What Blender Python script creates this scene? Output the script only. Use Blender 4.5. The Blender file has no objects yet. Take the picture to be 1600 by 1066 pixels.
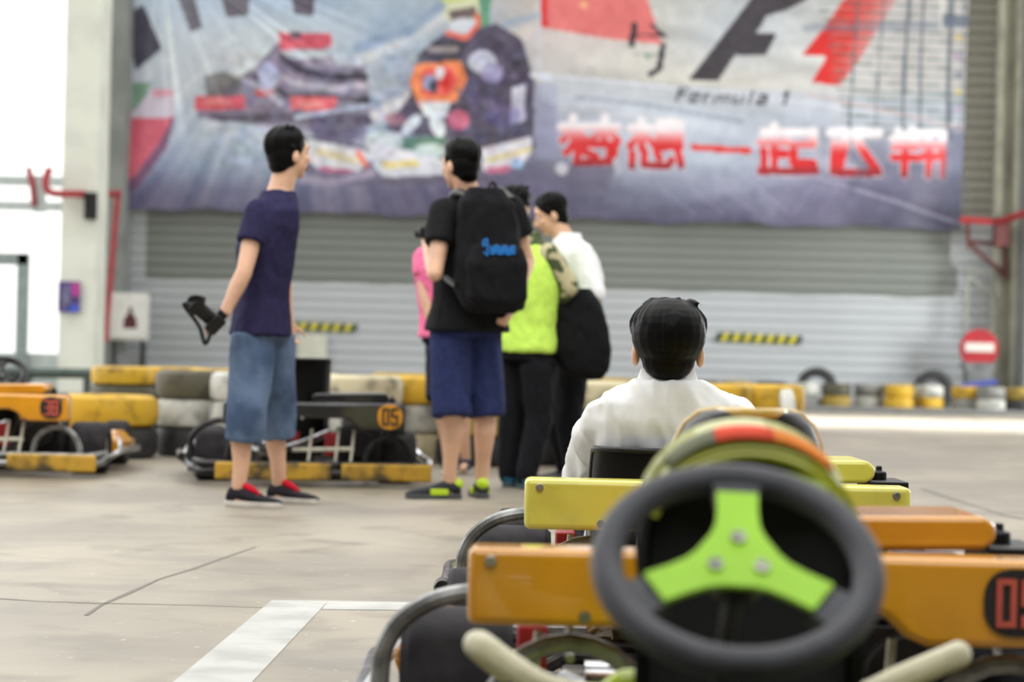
import bpy, bmesh, math, random
import numpy as np
from mathutils import Vector, Matrix, noise
random.seed(7)
S = bpy.context.scene
COL = S.collection
PI = math.pi
# ------------------------------------------------------------------ camera
F = 3590.0; H0 = 540.0; ROLL = 0.024; CAMZ = 0.76
cd = bpy.data.cameras.new('camera'); cam = bpy.data.objects.new('camera', cd); COL.objects.link(cam)
cd.sensor_width = 22.3; cd.lens = F * 22.3 / 1600; cd.clip_end = 400; cd.clip_start = 0.05
cam.location = (0, 0, CAMZ)
tilt = (H0 - 533) / F
cam.matrix_world = Matrix.Translation((0, 0, CAMZ)) @ Matrix.Rotation(PI/2 + tilt, 4, 'X') @ Matrix.Rotation(ROLL, 4, 'Z')
cd.dof.use_dof = True; cd.dof.focus_distance = 5.9; cd.dof.aperture_fstop = 2.0; cd.dof.aperture_blades = 7
S.camera = cam
S.view_settings.view_transform = 'Standard'; S.view_settings.look = 'None'
S.view_settings.gamma = 1; S.view_settings.use_curve_mapping = False
S.view_settings.exposure = 0.04
# ------------------------------------------------------------------ light
def lin(c):
    return tuple(((x/255)/12.92 if x/255 <= .04045 else ((x/255+.055)/1.055)**2.4) for x in c)
W = bpy.data.worlds.new('world'); S.world = W; W.use_nodes = True
nt = W.node_tree; nt.nodes.clear()
out = nt.nodes.new('ShaderNodeOutputWorld'); bg = nt.nodes.new('ShaderNodeBackground')
tc = nt.nodes.new('ShaderNodeTexCoord'); sp = nt.nodes.new('ShaderNodeSeparateXYZ')
nt.links.new(tc.outputs['Generated'], sp.inputs[0])
def wmath(op, a, b):
    n = nt.nodes.new('ShaderNodeMath'); n.operation = op
    for i, v in enumerate((a, b)):
        if isinstance(v, (int, float)): n.inputs[i].default_value = v
        elif v is not None: nt.links.new(v, n.inputs[i])
    return n.outputs[0]
up = wmath('MAXIMUM', sp.outputs['Z'], 0.0)
left = wmath('MAXIMUM', wmath('MULTIPLY', sp.outputs['X'], -1.0), 0.0)
fw = wmath('MAXIMUM', sp.outputs['Y'], 0.0)
st = wmath('ADD', wmath('ADD', wmath('MULTIPLY', up, 1.1), wmath('MULTIPLY', left, 0.8)), wmath('ADD', wmath('MULTIPLY', fw, 1.12), 0.25))
bg.inputs['Color'].default_value = (1.0, .995, .98, 1)
nt.links.new(st, bg.inputs['Strength']); nt.links.new(bg.outputs[0], out.inputs[0])
def area(name, loc, rot, sx, sy, power, color=(1, 1, 1)):
    l = bpy.data.lights.new(name, 'AREA'); l.shape = 'RECTANGLE'; l.size = sx; l.size_y = sy; l.energy = power; l.color = color
    o = bpy.data.objects.new(name, l); COL.objects.link(o); o.location = loc; o.rotation_euler = rot; return o
area('front_fill', (-.5, 7.6, 6.6), (math.radians(28), 0, 0), 12, 3.5, 520, (1, .99, .97))  # added overhead fill for the backs of the standing people, no skylight modelled
area('near_fill', (.6, .6, 5.6), (math.radians(8), 0, 0), 7, 4, 350, (.97, .98, 1))  # added fill over the wheel and the seated man, no fixture behind it
_s = area('far_floor_fill', (5.5, 25.6, 7.4), (0, 0, 0), 16, 2.0, 950, (.96, .98, 1)); _s.data.spread = math.radians(50)  # added narrow lamp that makes the bright band on the far floor
area('right_floor_fill', (11.5, 27.5, 2.2), (0, math.radians(75), 0), 3.0, 4.5, 900, (.97, 1, 1))  # added lamp out of view at right, brightens the far floor
area('window_light', (-9.5, 20, 4), (0, math.radians(-75), 0), 6, 9, 420, (.95, 1, 1))
# ------------------------------------------------------------------ placement helper: a pixel and a distance give a real point
def G(px, py, D):
    dx, dy = px - 800, py - H0
    X = dx*math.cos(ROLL) + dy*math.sin(ROLL); Y = -dx*math.sin(ROLL) + dy*math.cos(ROLL)
    return Vector((X*D/F, D, CAMZ - Y*D/F))
def Gz(px, D, z):
    py = H0 + (CAMZ - z)*F/D
    dx = px - 800
    return Vector(((dx*math.cos(ROLL) + (py + dx*ROLL - H0)*math.sin(ROLL))*D/F, D, z))
# ------------------------------------------------------------------ materials
MATS = {}
def mat(name, rgb, rough=.6, metal=0, noise_amt=0.0, scale=8, spec=.5, coat=0, bump=0, second=None, sharp=False, coord='Object', mask=(.42, .62)):
    if name in MATS: return MATS[name]
    m = bpy.data.materials.new(name); m.use_nodes = True; t = m.node_tree; b = t.nodes['Principled BSDF']
    c = (*lin(rgb), 1)
    b.inputs['Base Color'].default_value = c; b.inputs['Roughness'].default_value = rough
    b.inputs['Metallic'].default_value = metal; b.inputs['Specular IOR Level'].default_value = spec
    b.inputs['Coat Weight'].default_value = coat
    tcn = t.nodes.new('ShaderNodeTexCoord'); nz = t.nodes.new('ShaderNodeTexNoise')
    nz.inputs['Scale'].default_value = scale; nz.inputs['Detail'].default_value = 5
    t.links.new(tcn.outputs[coord], nz.inputs['Vector'])
    mx = t.nodes.new('ShaderNodeMix'); mx.data_type = 'RGBA'
    r = t.nodes.new('ShaderNodeMapRange'); r.inputs['From Min'].default_value = mask[0]; r.inputs['From Max'].default_value = mask[1]
    t.links.new(nz.outputs['Fac'], r.inputs['Value']); t.links.new(r.outputs[0], mx.inputs['Factor'])
    s = second if second else tuple(x*(1-noise_amt) for x in rgb)
    mx.inputs['A'].default_value = c; mx.inputs['B'].default_value = (*lin(s), 1)
    t.links.new(mx.outputs['Result'], b.inputs['Base Color'])
    if bump:
        bp = t.nodes.new('ShaderNodeBump'); bp.inputs['Strength'].default_value = bump; bp.inputs['Distance'].default_value = .01
        t.links.new(nz.outputs['Fac'], bp.inputs['Height']); t.links.new(bp.outputs[0], b.inputs['Normal'])
    MATS[name] = m; return m
BLK = mat('black_plastic', (20, 20, 21), .45, noise_amt=.3, spec=.35)
RUB = mat('rubber', (44, 41, 43), .8, noise_amt=.3, scale=20, bump=.2, spec=.3)
CHR = mat('chrome_tube', (190, 190, 192), .22, 1, noise_amt=.35, scale=12)
GRY = mat('worn_grey_tube', (150, 150, 147), .38, .6, noise_amt=.3, scale=15)
STL = mat('dark_steel', (60, 58, 58), .45, .7, noise_amt=.4, scale=14)
ALU = mat('aluminium', (170, 168, 162), .4, .8, noise_amt=.3, scale=20)
RED = mat('red_plastic', (190, 30, 40), .4, noise_amt=.3)
SKIN = mat('skin', (222, 176, 146), .55, noise_amt=.08, scale=6)
HAIR = mat('black_hair', (9, 8, 8), .5, noise_amt=.4, scale=60, bump=.15, spec=.12)
EYEW = mat('eye_white', (235, 232, 228), .3)
LIP = mat('lips', (176, 108, 96), .5)
# ------------------------------------------------------------------ mesh kit
class MB:
    def __init__(s): s.v = []; s.f = []; s.m = []
    def add(s, vs, fs, mi=0):
        o = len(s.v); s.v += [Vector(a) for a in vs]; s.f += [tuple(i+o for i in f) for f in fs]; s.m += [mi]*len(fs); return s
    def box(s, c, d, rot=None, mi=0):
        c = Vector(c); vs = []
        for z in (-.5, .5):
            for y in (-.5, .5):
                for x in (-.5, .5):
                    p = Vector((x*d[0], y*d[1], z*d[2]))
                    if rot is not None: p = rot @ p
                    vs.append(c+p)
        return s.add(vs, [(0,2,3,1),(4,5,7,6),(0,1,5,4),(2,6,7,3),(0,4,6,2),(1,3,7,5)], mi)
    def rings(s, rs, mi=0, cap=True, closed=False):
        n = len(rs[0]); vs = [p for r in rs for p in r]; fs = []
        k = len(rs)
        for i in range(k if closed else k-1):
            j = (i+1) % k
            for a in range(n):
                b = (a+1) % n
                fs.append((i*n+a, i*n+b, j*n+b, j*n+a))
        if cap and not closed:
            fs.append(tuple(range(n-1, -1, -1))); fs.append(tuple((k-1)*n+a for a in range(n)))
        return s.add(vs, fs, mi)
    def tube(s, pts, r, n=12, mi=0, closed=False, smooth=True, sub=5):
        pts = [Vector(p) for p in pts]
        rr = r if isinstance(r, (list, tuple)) else [r]*len(pts)
        if smooth and len(pts) > 2:
            q = []; qr = []; N = len(pts)
            for i in range(N if closed else N-1):
                p0 = pts[(i-1) % N] if (closed or i > 0) else pts[i]*2-pts[i+1]
                p1 = pts[i]; p2 = pts[(i+1) % N]
                p3 = pts[(i+2) % N] if (closed or i+2 < N) else p2*2-p1
                for k in range(sub):
                    t = k/sub
                    q.append(.5*((2*p1)+(p2-p0)*t+(2*p0-5*p1+4*p2-p3)*t*t+(3*p1-p0-3*p2+p3)*t**3))
                    qr.append(rr[i]*(1-t)+rr[(i+1) % N]*t)
            if not closed: q.append(pts[-1]); qr.append(rr[-1])
            pts, rr = q, qr
        rs = []; N = len(pts); prev = None
        for i, p in enumerate(pts):
            t = (pts[(i+1) % N]-pts[i-1]) if closed else (pts[min(i+1, N-1)]-pts[max(i-1, 0)])
            t = t.normalized() if t.length > 1e-9 else Vector((0, 0, 1))
            if prev is None: u = t.orthogonal().normalized()
            else:
                u = (prev - t*prev.dot(t))
                u = u.normalized() if u.length > 1e-6 else t.orthogonal().normalized()
            prev = u; w = t.cross(u)
            rs.append([p + (u*math.cos(2*PI*a/n)+w*math.sin(2*PI*a/n))*rr[i] for a in range(n)])
        return s.rings(rs, mi, closed=closed)
    def ball(s, c, r, n=14, m=9, rot=None, mi=0):
        c = Vector(c); r = (r, r, r) if isinstance(r, (int, float)) else r
        vs = []; fs = []
        def P(x, y, z):
            p = Vector((x*r[0], y*r[1], z*r[2])); return c + (rot @ p if rot is not None else p)
        vs.append(P(0, 0, 1))
        for i in range(1, m):
            a = PI*i/m
            for k in range(n): vs.append(P(math.sin(a)*math.cos(2*PI*k/n), math.sin(a)*math.sin(2*PI*k/n), math.cos(a)))
        vs.append(P(0, 0, -1)); L = len(vs)-1
        for k in range(n):
            fs.append((0, 1+k, 1+(k+1) % n)); fs.append((L, L-n+(k+1) % n, L-n+k))
        for i in range(m-2):
            for k in range(n):
                a = 1+i*n+k; b = 1+i*n+(k+1) % n; fs.append((a, a+n, b+n, b))
        return s.add(vs, fs, mi)
    def cap(s, p0, r0, p1, r1, n=12):
        p0 = Vector(p0); p1 = Vector(p1)
        s.tube([p0, p1], [r0, r1], n, smooth=False); s.ball(p0, r0, 10, 7); s.ball(p1, r1, 10, 7); return s
    def prism(s, poly, a, b, plane='xz', mi=0):
        def P(p, t):
            return (p[0], t, p[1]) if plane == 'xz' else ((p[0], p[1], t) if plane == 'xy' else (t, p[0], p[1]))
        n = len(poly); vs = [P(p, a) for p in poly]+[P(p, b) for p in poly]
        fs = [tuple(range(n)), tuple(range(2*n-1, n-1, -1))]+[(i, i+n, (i+1) % n+n, (i+1) % n) for i in range(n)]
        return s.add(vs, fs, mi)
    def lathe(s, prof, c, axis='x', n=32, mi=0, closed=True):
        c = Vector(c); rs = []
        for k in range(n):
            a = 2*PI*k/n; r_ = []
            for (r, h) in prof:
                if axis == 'x': p = Vector((h, r*math.cos(a), r*math.sin(a)))
                elif axis == 'y': p = Vector((r*math.cos(a), h, r*math.sin(a)))
                else: p = Vector((r*math.cos(a), r*math.sin(a), h))
                r_.append(c+p)
            rs.append(r_)
        return s.rings(rs, mi, closed=True)
def obj(name, mb, m, parent=None, smooth=30, bevel=0, sub=0, world=False):
    me = bpy.data.meshes.new(name); off = Vector(parent['_o']) if (parent is not None and world) else Vector((0, 0, 0))
    me.from_pydata([v-off for v in mb.v], [], mb.f); me.validate()
    ms = m if isinstance(m, (list, tuple)) else [m]
    for x in ms: me.materials.append(x)
    if len(me.polygons) == len(mb.m): me.polygons.foreach_set('material_index', mb.m)
    bm = bmesh.new(); bm.from_mesh(me); bmesh.ops.recalc_face_normals(bm, faces=bm.faces); bm.to_mesh(me); bm.free()
    if smooth:
        me.shade_smooth(); me.set_sharp_from_angle(angle=math.radians(smooth))
    o = bpy.data.objects.new(name, me); COL.objects.link(o)
    if parent is not None:
        o.parent = parent
        if world: o['_o'] = parent['_o']
    if bevel:
        b = o.modifiers.new('bevel', 'BEVEL'); b.width = bevel; b.segments = 3; b.limit_method = 'ANGLE'; b.angle_limit = math.radians(35)
    if sub:
        b = o.modifiers.new('sub', 'SUBSURF'); b.levels = sub; b.render_levels = sub
    return o
def organic(name, mb, m, parent=None, vox=.009, smooth_it=4, wrinkle=0, wscale=9, wz=1.0, sm=.5):
    """union of closed pieces melted into one continuous skin"""
    off = Vector(parent['_o']) if parent is not None else Vector((0, 0, 0))
    me = bpy.data.meshes.new(name); me.from_pydata([v-off for v in mb.v], [], mb.f)
    bm = bmesh.new(); bm.from_mesh(me); bmesh.ops.recalc_face_normals(bm, faces=bm.faces); bm.to_mesh(me); bm.free()
    o = bpy.data.objects.new(name+'_tmp', me); COL.objects.link(o)
    r = o.modifiers.new('r', 'REMESH'); r.mode = 'VOXEL'; r.voxel_size = vox
    s = o.modifiers.new('s', 'SMOOTH'); s.factor = sm; s.iterations = smooth_it
    dg = bpy.context.evaluated_depsgraph_get()
    me2 = bpy.data.meshes.new_from_object(o.evaluated_get(dg)); me2.name = name
    bpy.data.objects.remove(o); bpy.data.meshes.remove(me)
    if wrinkle:
        ns = [v.normal.copy() for v in me2.vertices]
        for v, nn in zip(me2.vertices, ns):
            p = Vector(((v.co.x+v.co.z*.35)*wscale*1.5, v.co.y*wscale, (v.co.z*wz-v.co.x*.5)*wscale*.7))
            q = noise.noise(p)+.5*noise.noise(p*2.3)
            v.co += nn*(wrinkle*(1-abs(q)*2.6)*.6)
    me2.materials.clear(); me2.materials.append(m); me2.shade_smooth()
    o = bpy.data.objects.new(name, me2); COL.objects.link(o)
    if parent is not None: o.parent = parent
    return o
def thing(name, label, cat, loc=(0, 0, 0), rz=0, group=None):
    o = bpy.data.objects.new(name, None); COL.objects.link(o); o.empty_display_size = .1
    o.location = loc; o.rotation_euler = (0, 0, rz); o['label'] = label; o['category'] = cat; o['_o'] = tuple(loc)
    if group: o['group'] = group
    return o
def tag(o, label, cat, group=None):
    o['label'] = label; o['category'] = cat
    if group: o['group'] = group
    return o
def struct(o): o['kind'] = 'structure'; return o
# ------------------------------------------------------------------ floor
WD = 34.0
def floor_mat():
    m = bpy.data.materials.new('concrete_floor'); m.use_nodes = True; t = m.node_tree; b = t.nodes['Principled BSDF']
    tcn = t.nodes.new('ShaderNodeTexCoord')
    def nz(scale, detail=6, vec=None, dist=0):
        n = t.nodes.new('ShaderNodeTexNoise'); n.inputs['Scale'].default_value = scale; n.inputs['Detail'].default_value = detail; n.inputs['Distortion'].default_value = dist
        t.links.new(vec or tcn.outputs['Object'], n.inputs['Vector']); return n.outputs['Fac']
    def ramp(v, a, b_):
        r = t.nodes.new('ShaderNodeMapRange'); r.inputs['From Min'].default_value = a; r.inputs['From Max'].default_value = b_; t.links.new(v, r.inputs['Value']); return r.outputs[0]
    def mix(f, A, B):
        x = t.nodes.new('ShaderNodeMix'); x.data_type = 'RGBA'
        if isinstance(f, float): x.inputs['Factor'].default_value = f
        else: t.links.new(f, x.inputs['Factor'])
        for k, c in (('A', A), ('B', B)):
            if isinstance(c, tuple): x.inputs[k].default_value = (*lin(c), 1)
            else: t.links.new(c, x.inputs[k])
        return x.outputs['Result']
    c = mix(ramp(nz(.9), .38, .62), (157, 148, 131), (136, 128, 114))
    c = mix(ramp(nz(3.5, 8, dist=.6), .5, .75), c, (120, 112, 99))
    c = mix(ramp(nz(30, 3), .68, .74), c, (192, 188, 178))  # pale specks, also standing in for patches of glare on the concrete
    mp = t.nodes.new('ShaderNodeMapping'); mp.inputs['Scale'].default_value = (.35, 1.6, 1); mp.inputs['Rotation'].default_value = (0, 0, .12)
    t.links.new(tcn.outputs['Object'], mp.inputs[0])
    c = mix(ramp(nz(1.4, 7, mp.outputs[0], .8), .56, .72), c, (124, 118, 109))
    t.links.new(c, b.inputs['Base Color'])
    r = t.nodes.new('ShaderNodeMapRange'); r.inputs['To Min'].default_value = .3; r.inputs['To Max'].default_value = .62
    t.links.new(nz(1.1), r.inputs['Value']); t.links.new(r.outputs[0], b.inputs['Roughness'])
    return m
mb = MB(); mb.add([(-30, -8, 0), (22, -8, 0), (22, WD+.3, 0), (-30, WD+.3, 0)], [(0, 1, 2, 3)])
struct(obj('floor', mb, floor_mat(), smooth=0))
WHP = mat('white_floor_paint', (184, 184, 178), .5, noise_amt=.12, scale=5)
def ground(px, py):
    dx, dy = px-800, py-H0
    Y = -dx*math.sin(ROLL)+dy*math.cos(ROLL); return G(px, py, F*CAMZ/Y)
def decal(name, pts, m, label, cat, z=.002):
    mb = MB(); b = [ground(*p) for p in pts]; n = len(b)
    mb.add([(p.x, p.y, -.001) for p in b]+[(p.x, p.y, z) for p in b], [tuple(range(n)), tuple(range(2*n-1, n-1, -1))]+[(i, (i+1) % n, (i+1) % n+n, i+n) for i in range(n)])
    return tag(obj(name, mb, m, smooth=0), label, cat)
decal('floor_line', [(425, 939), (513, 940), (395, 1066), (368, 1095), (240, 1095), (272, 1066)], WHP, 'wide diagonal white painted line on the concrete floor at lower left', 'floor marking')
decal('floor_line', [(513, 940), (760, 944), (757, 956), (503, 953)], WHP, 'thin white painted line running right from the wide diagonal line', 'floor marking')
CRK = mat('crack', (112, 106, 98), .8)
def crack(pts, w, label):
    L = [ground(*p) for p in pts]; up_ = []; dn = []
    for i, p in enumerate(L):
        t = (L[min(i+1, len(L)-1)]-L[max(i-1, 0)]).normalized(); n = Vector((-t.y, t.x, 0)); ww = w*(.5+random.random())
        up_.append(p+n*ww); dn.append(p-n*ww)
    mb = MB(); k = len(L)
    mb.add([(p.x, p.y, .0012) for p in up_+dn], [(i, i+1, k+i+1, k+i) for i in range(k-1)])
    return tag(obj('floor_crack', mb, CRK, smooth=0), label, 'floor crack')
crack([(135, 962), (160, 945), (200, 928), (250, 905), (300, 890), (350, 872), (400, 855)], .008, 'dark diagonal crack across the floor at lower left')
crack([(0, 936), (60, 940), (150, 943), (300, 946), (410, 950)], .006, 'straight dark floor joint ending at the wide white line')
crack([(1440, 764), (1470, 775), (1520, 790), (1570, 806), (1600, 812)], .018, 'dark crack in the floor right of the yellow kart')
# unseen roof slab and rear wall, added to keep light off the near karts
DIM = mat('light_block_grey', (120, 122, 118), .8, noise_amt=.1, scale=1)
mb = MB(); mb.box((-2, -1.5, 6.1), (34, 13, .2)); struct(obj('ceiling_light_block', mb, DIM, smooth=0))
mb = MB(); mb.box((-2, -8.1, 3), (34, .2, 6)); struct(obj('wall_rear_light_block', mb, DIM, smooth=0))
# ------------------------------------------------------------------ back wall: corrugated shutter with painted bands
def wall_mat():
    m = bpy.data.materials.new('painted_shutter'); m.use_nodes = True; t = m.node_tree; b = t.nodes['Principled BSDF']
    b.inputs['Roughness'].default_value = .5
    g = t.nodes.new('ShaderNodeNewGeometry'); s = t.nodes.new('ShaderNodeSeparateXYZ'); t.links.new(g.outputs['Position'], s.inputs[0])
    n = t.nodes.new('ShaderNodeTexNoise'); n.inputs['Scale'].default_value = 1.3; n.inputs['Detail'].default_value = 6; t.links.new(g.outputs['Position'], n.inputs['Vector'])
    def M(op, a, b_=None):
        x = t.nodes.new('ShaderNodeMath'); x.operation = op
        for i, v in enumerate((a, b_)):
            if isinstance(v, (int, float)): x.inputs[i].default_value = v
            elif v is not None: t.links.new(v, x.inputs[i])
        return x.outputs[0]
    zz = M('ADD', s.outputs['Z'], M('MULTIPLY', n.outputs['Fac'], .12))
    zl = 1.62+.06
    grey = M('MULTIPLY', M('GREATER_THAN', zz, zl), M('MULTIPLY', M('GREATER_THAN', s.outputs['X'], G(228, 400, WD).x), M('LESS_THAN', M('ADD', s.outputs['X'], M('MULTIPLY', n.outputs['Fac'], .9)), G(1483, 400, WD).x+.45)))
    # beige old paint above the painted band at the right end
    top = M('GREATER_THAN', s.outputs['Z'], 2.75)
    def mix(f, A, B):
        x = t.nodes.new('ShaderNodeMix'); x.data_type = 'RGBA'; t.links.new(f, x.inputs['Factor'])
        for k, c in (('A', A), ('B', B)):
            if isinstance(c, tuple): x.inputs[k].default_value = (*lin(c), 1)
            else: t.links.new(c, x.inputs[k])
        return x.outputs['Result']
    c = mix(grey, (190, 194, 197), (130, 135, 129)); c = mix(M('MULTIPLY', top, M('GREATER_THAN', s.outputs['X'], 5)), c, (158, 157, 146))
    n2 = t.nodes.new('ShaderNodeTexNoise'); n2.inputs['Scale'].default_value = .5; n2.inputs['Detail'].default_value = 6; t.links.new(g.outputs['Position'], n2.inputs['Vector'])
    mr = t.nodes.new('ShaderNodeMapRange'); mr.inputs['From Min'].default_value = .4; mr.inputs['From Max'].default_value = .8; mr.inputs['To Max'].default_value = .25; t.links.new(n2.outputs['Fac'], mr.inputs['Value'])
    c = mix(mr.outputs[0], c, (150, 150, 148))
    t.links.new(c, b.inputs['Base Color']); return m
xl, xr = G(143, 500, WD).x, 10.5
mb = MB(); pts = []; z = 0
while z < 8.0:
    pts += [(WD, z), (WD, z+.085), (WD+.035, z+.105), (WD+.035, z+.135)]; z += .155
k = len(pts)
mb.add([(xl, y, z) for y, z in pts]+[(xr, y, z) for y, z in pts]+[(xl, WD+.2, 0), (xr, WD+.2, 0), (xl, WD+.2, 8), (xr, WD+.2, 8)],
       [(i, i+1, k+i+1, k+i) for i in range(k-1)]+[(2*k, 2*k+1, 2*k+3, 2*k+2)])
struct(obj('wall_back', mb, wall_mat(), smooth=0))
# left pier and column
COLM = mat('cream_plaster', (232, 235, 222), .7, noise_amt=.06, scale=2)
GRC = mat('grey_plaster', (140, 144, 140), .8, noise_amt=.12, scale=2)
cL, cR = G(95, 420, 30.5).x, G(150, 420, 30.5).x
mb = MB(); mb.box(((cL-.02+cR)/2, 30.9, 4), (cR-cL, .8, 8)); struct(obj('trim_1', mb, COLM, smooth=0))
xa, xb = G(146, 300, 33.4).x, G(196, 300, 33.4).x
mb = MB(); mb.box(((xa+xb)/2, 33.6, 4), (xb-xa, .7, 8)); struct(obj('trim_2', mb, GRC, smooth=0))
# left wall: window bands
WF = mat('window_frame_grey', (196, 206, 204), .5, noise_amt=.05)
glass = bpy.data.materials.new('clear_glass'); glass.use_nodes = True
_b = glass.node_tree.nodes['Principled BSDF']; _b.inputs['Transmission Weight'].default_value = 1; _b.inputs['Roughness'].default_value = 0; _b.inputs['IOR'].default_value = 1.02; _b.inputs['Base Color'].default_value = (.97, 1, .99, 1)
wx0 = G(-260, 400, 31.2).x; wx1 = cL
fr = MB(); Dw = 31.2
zt = G(40, 283, Dw).z
for zc, hh in ((.25, .5), (zt, .13), (G(40, 322, Dw).z, .12), (7.9, .2)):
    fr.box(((wx0+wx1)/2, Dw, zc), (wx1-wx0, .12, hh))
for px in (-120, 62):
    fr.box((G(px, 300, Dw).x, Dw, (zt+G(40, 322, Dw).z)/2-.0), (.16, .1, .5))
fr.box((wx0, Dw, 4), (.3, .3, 8))
w = struct(obj('window_1', fr, WF, smooth=0, bevel=.01))
g_ = MB(); g_.add([(wx0, Dw+.01, .5), (wx1, Dw+.01, .5), (wx1, Dw+.01, 7.8), (wx0, Dw+.01, 7.8)], [(0, 1, 2, 3)])
pn = obj('window_pane', g_, glass, w, smooth=0)
dr = MB(); dz = G(20, 396, Dw-.1).z; dx1 = G(47, 400, Dw-.1).x; dx0 = G(-120, 400, Dw-.1).x
dr.box((dx1-.075, Dw-.15, dz/2), (.16, .08, dz)); dr.box((dx0, Dw-.15, dz/2), (.16, .08, dz)); dr.box(((dx0+dx1)/2, Dw-.15, dz-.08), (dx1-dx0, .08, .16)); dr.box(((dx0+dx1)/2, Dw-.15, .1), (dx1-dx0, .08, .2))
d1 = struct(obj('door_1', dr, mat('door_frame_green_grey', (150, 165, 162), .5, noise_amt=.08), smooth=0, bevel=.008))
# right end: column, mullions
CBE = mat('beige_painted_steel', (196, 196, 178), .55, noise_amt=.12, scale=3)
mb = MB()
for px, w_ in ((1563, .10), (1592, .13)):
    x = G(px, 300, 33.6).x; mb.box((x, 33.75, 4), (w_, .25, 8))
mb.box((G(1576, 300, 33.9).x, 33.93, 4), (.35, .1, 8)); struct(obj('trim_3', mb, CBE, smooth=0, bevel=.01))
mb = MB(); x = G(1625, 300, 33.2).x; mb.box((x, 33.4, 4), (.42, .8, 8)); struct(obj('trim_4', mb, GRC, smooth=0, bevel=.01))
# kerb at the foot of the wall
mb = MB(); mb.box((G(1235, 640, 33).x+4.0, 31.4, .015), (9.5, 3.4, .03)); struct(obj('trim_5', mb, mat('dark_asphalt', (120, 120, 118), .9, noise_amt=.15), smooth=0))
# ------------------------------------------------------------------ printed banner (art drawn as a colour per vertex of the cloth)
BX0, BX1, BY0, BY1, STEP = 178, 1514, -75, 362, 2.4
nx = int((BX1-BX0)/STEP)+1; ny = int((BY1-BY0)/STEP)+1
uu = np.linspace(0, 1, nx)[None, :]*np.ones((ny, 1)); vv = np.linspace(0, 1, ny)[:, None]*np.ones((1, nx))
PXg = (209-28*vv)*(1-uu)+(1514-14*vv)*uu
PYg = (BY0)*(1-vv)+((326)*(1-uu)+(359)*uu)*vv+(np.sin(uu*41)*2.2+np.sin(uu*97+1)*1.6)*vv**8
ax = [180, 300, 450, 600, 750, 850, 1000, 1150, 1300, 1510]; ay = [-75, 0, 60, 130, 200, 260, 300, 350]
A = [[(190,205,220),(190,205,225),(165,185,210),(170,190,210),(190,190,195),(200,190,180),(195,195,190),(185,190,195),(190,192,192),(165,168,172)],
 [(190,205,220),(190,205,225),(165,185,210),(170,190,210),(190,190,195),(200,190,180),(195,195,190),(185,190,195),(190,192,192),(165,168,172)],
 [(200,208,220),(205,215,228),(200,208,215),(170,185,205),(180,185,190),(205,195,195),(195,192,188),(178,186,196),(200,200,198),(165,170,175)],
 [(205,212,225),(205,212,222),(205,210,215),(190,195,205),(170,170,180),(190,190,190),(200,198,192),(200,198,192),(195,195,195),(170,175,180)],
 [(190,195,215),(190,200,215),(195,205,220),(180,185,200),(150,150,170),(165,168,192),(190,198,212),(186,194,208),(165,170,182),(150,155,170)],
 [(140,140,170),(150,165,190),(170,182,200),(160,165,185),(120,115,140),(112,112,134),(165,172,190),(170,178,195),(150,150,170),(105,105,128)],
 [(110,105,140),(125,125,155),(125,125,155),(110,105,135),(105,95,125),(115,110,140),(140,145,168),(140,142,166),(118,116,145),(85,83,108)],
 [(120,115,145),(110,105,135),(115,110,140),(110,105,135),(105,100,130),(100,95,126),(105,102,130),(106,104,134),(108,105,132),(75,75,100)]]
A = np.array(A, float)
ix = np.clip(np.searchsorted(ax, PXg)-1, 0, len(ax)-2); iy = np.clip(np.searchsorted(ay, PYg)-1, 0, len(ay)-2)
axn, ayn = np.array(ax, float), np.array(ay, float)
fx = np.clip((PXg-axn[ix])/(axn[ix+1]-axn[ix]), 0, 1)[..., None]; fy = np.clip((PYg-ayn[iy])/(ayn[iy+1]-ayn[iy]), 0, 1)[..., None]
IMG = (A[iy, ix]*(1-fx)+A[iy, ix+1]*fx)*(1-fy)+(A[iy+1, ix]*(1-fx)+A[iy+1, ix+1]*fx)*fy
rs = np.random.RandomState(3)
def n1(x, seed, n=64):
    t = np.random.RandomState(seed).rand(n); i = np.floor(x).astype(int); f = x-i; f = f*f*(3-2*f)
    return t[i % n]*(1-f)+t[(i+1) % n]*f
ang = np.arctan2(PYg+60, PXg-470)
ray = n1(ang*26+50, 1)*.6+n1(ang*60+90, 2)*.4-.5
rad = np.clip((PYg-60)/120, 0, 1)*np.clip((860-PXg)/150, 0, 1)
IMG += (ray*rad)[..., None]*np.array([52, 46, 36])
sw = n1((PYg-(PXg-840)*.25-((PXg-1100)/160)**2*6)/22+40, 5)+.5*n1((PYg+(PXg)*.2)/15+60, 6)-.75
IMG += (sw*np.clip((PXg-845)/60, 0, 1))[..., None]*26
st2 = n1((PXg*.55+PYg)/24, 8)-.5
IMG += (st2*np.clip((PXg-520)/60, 0, 1)*np.clip((840-PXg)/60, 0, 1)*np.clip((260-PYg)/60, 0, 1))[..., None]*np.array([60, 45, 30])
def inpoly(P):
    P = np.array(P, float); c = np.zeros(PXg.shape, bool); n = len(P)
    for i in range(n):
        x0, y0 = P[i]; x1, y1 = P[i-1]
        if y0 == y1: continue
        m_ = ((y0 > PYg) != (y1 > PYg)) & (PXg < (x1-x0)*(PYg-y0)/(y1-y0)+x0); c ^= m_
    return c
def poly(P, c, a=1.0):
    k = inpoly(P); IMG[k] = IMG[k]*(1-a)+np.array(c, float)*a
def ell(cx, cy, rx, ry, c, a=1.0, rot=0):
    dx = PXg-cx; dy = PYg-cy; X = dx*math.cos(rot)+dy*math.sin(rot); Y = -dx*math.sin(rot)+dy*math.cos(rot)
    d = (X/rx)**2+(Y/ry)**2; w_ = np.clip((1.15-d)/.3, 0, 1)[..., None]*a
    IMG[:] = IMG*(1-w_)+np.array(c, float)*w_
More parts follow.
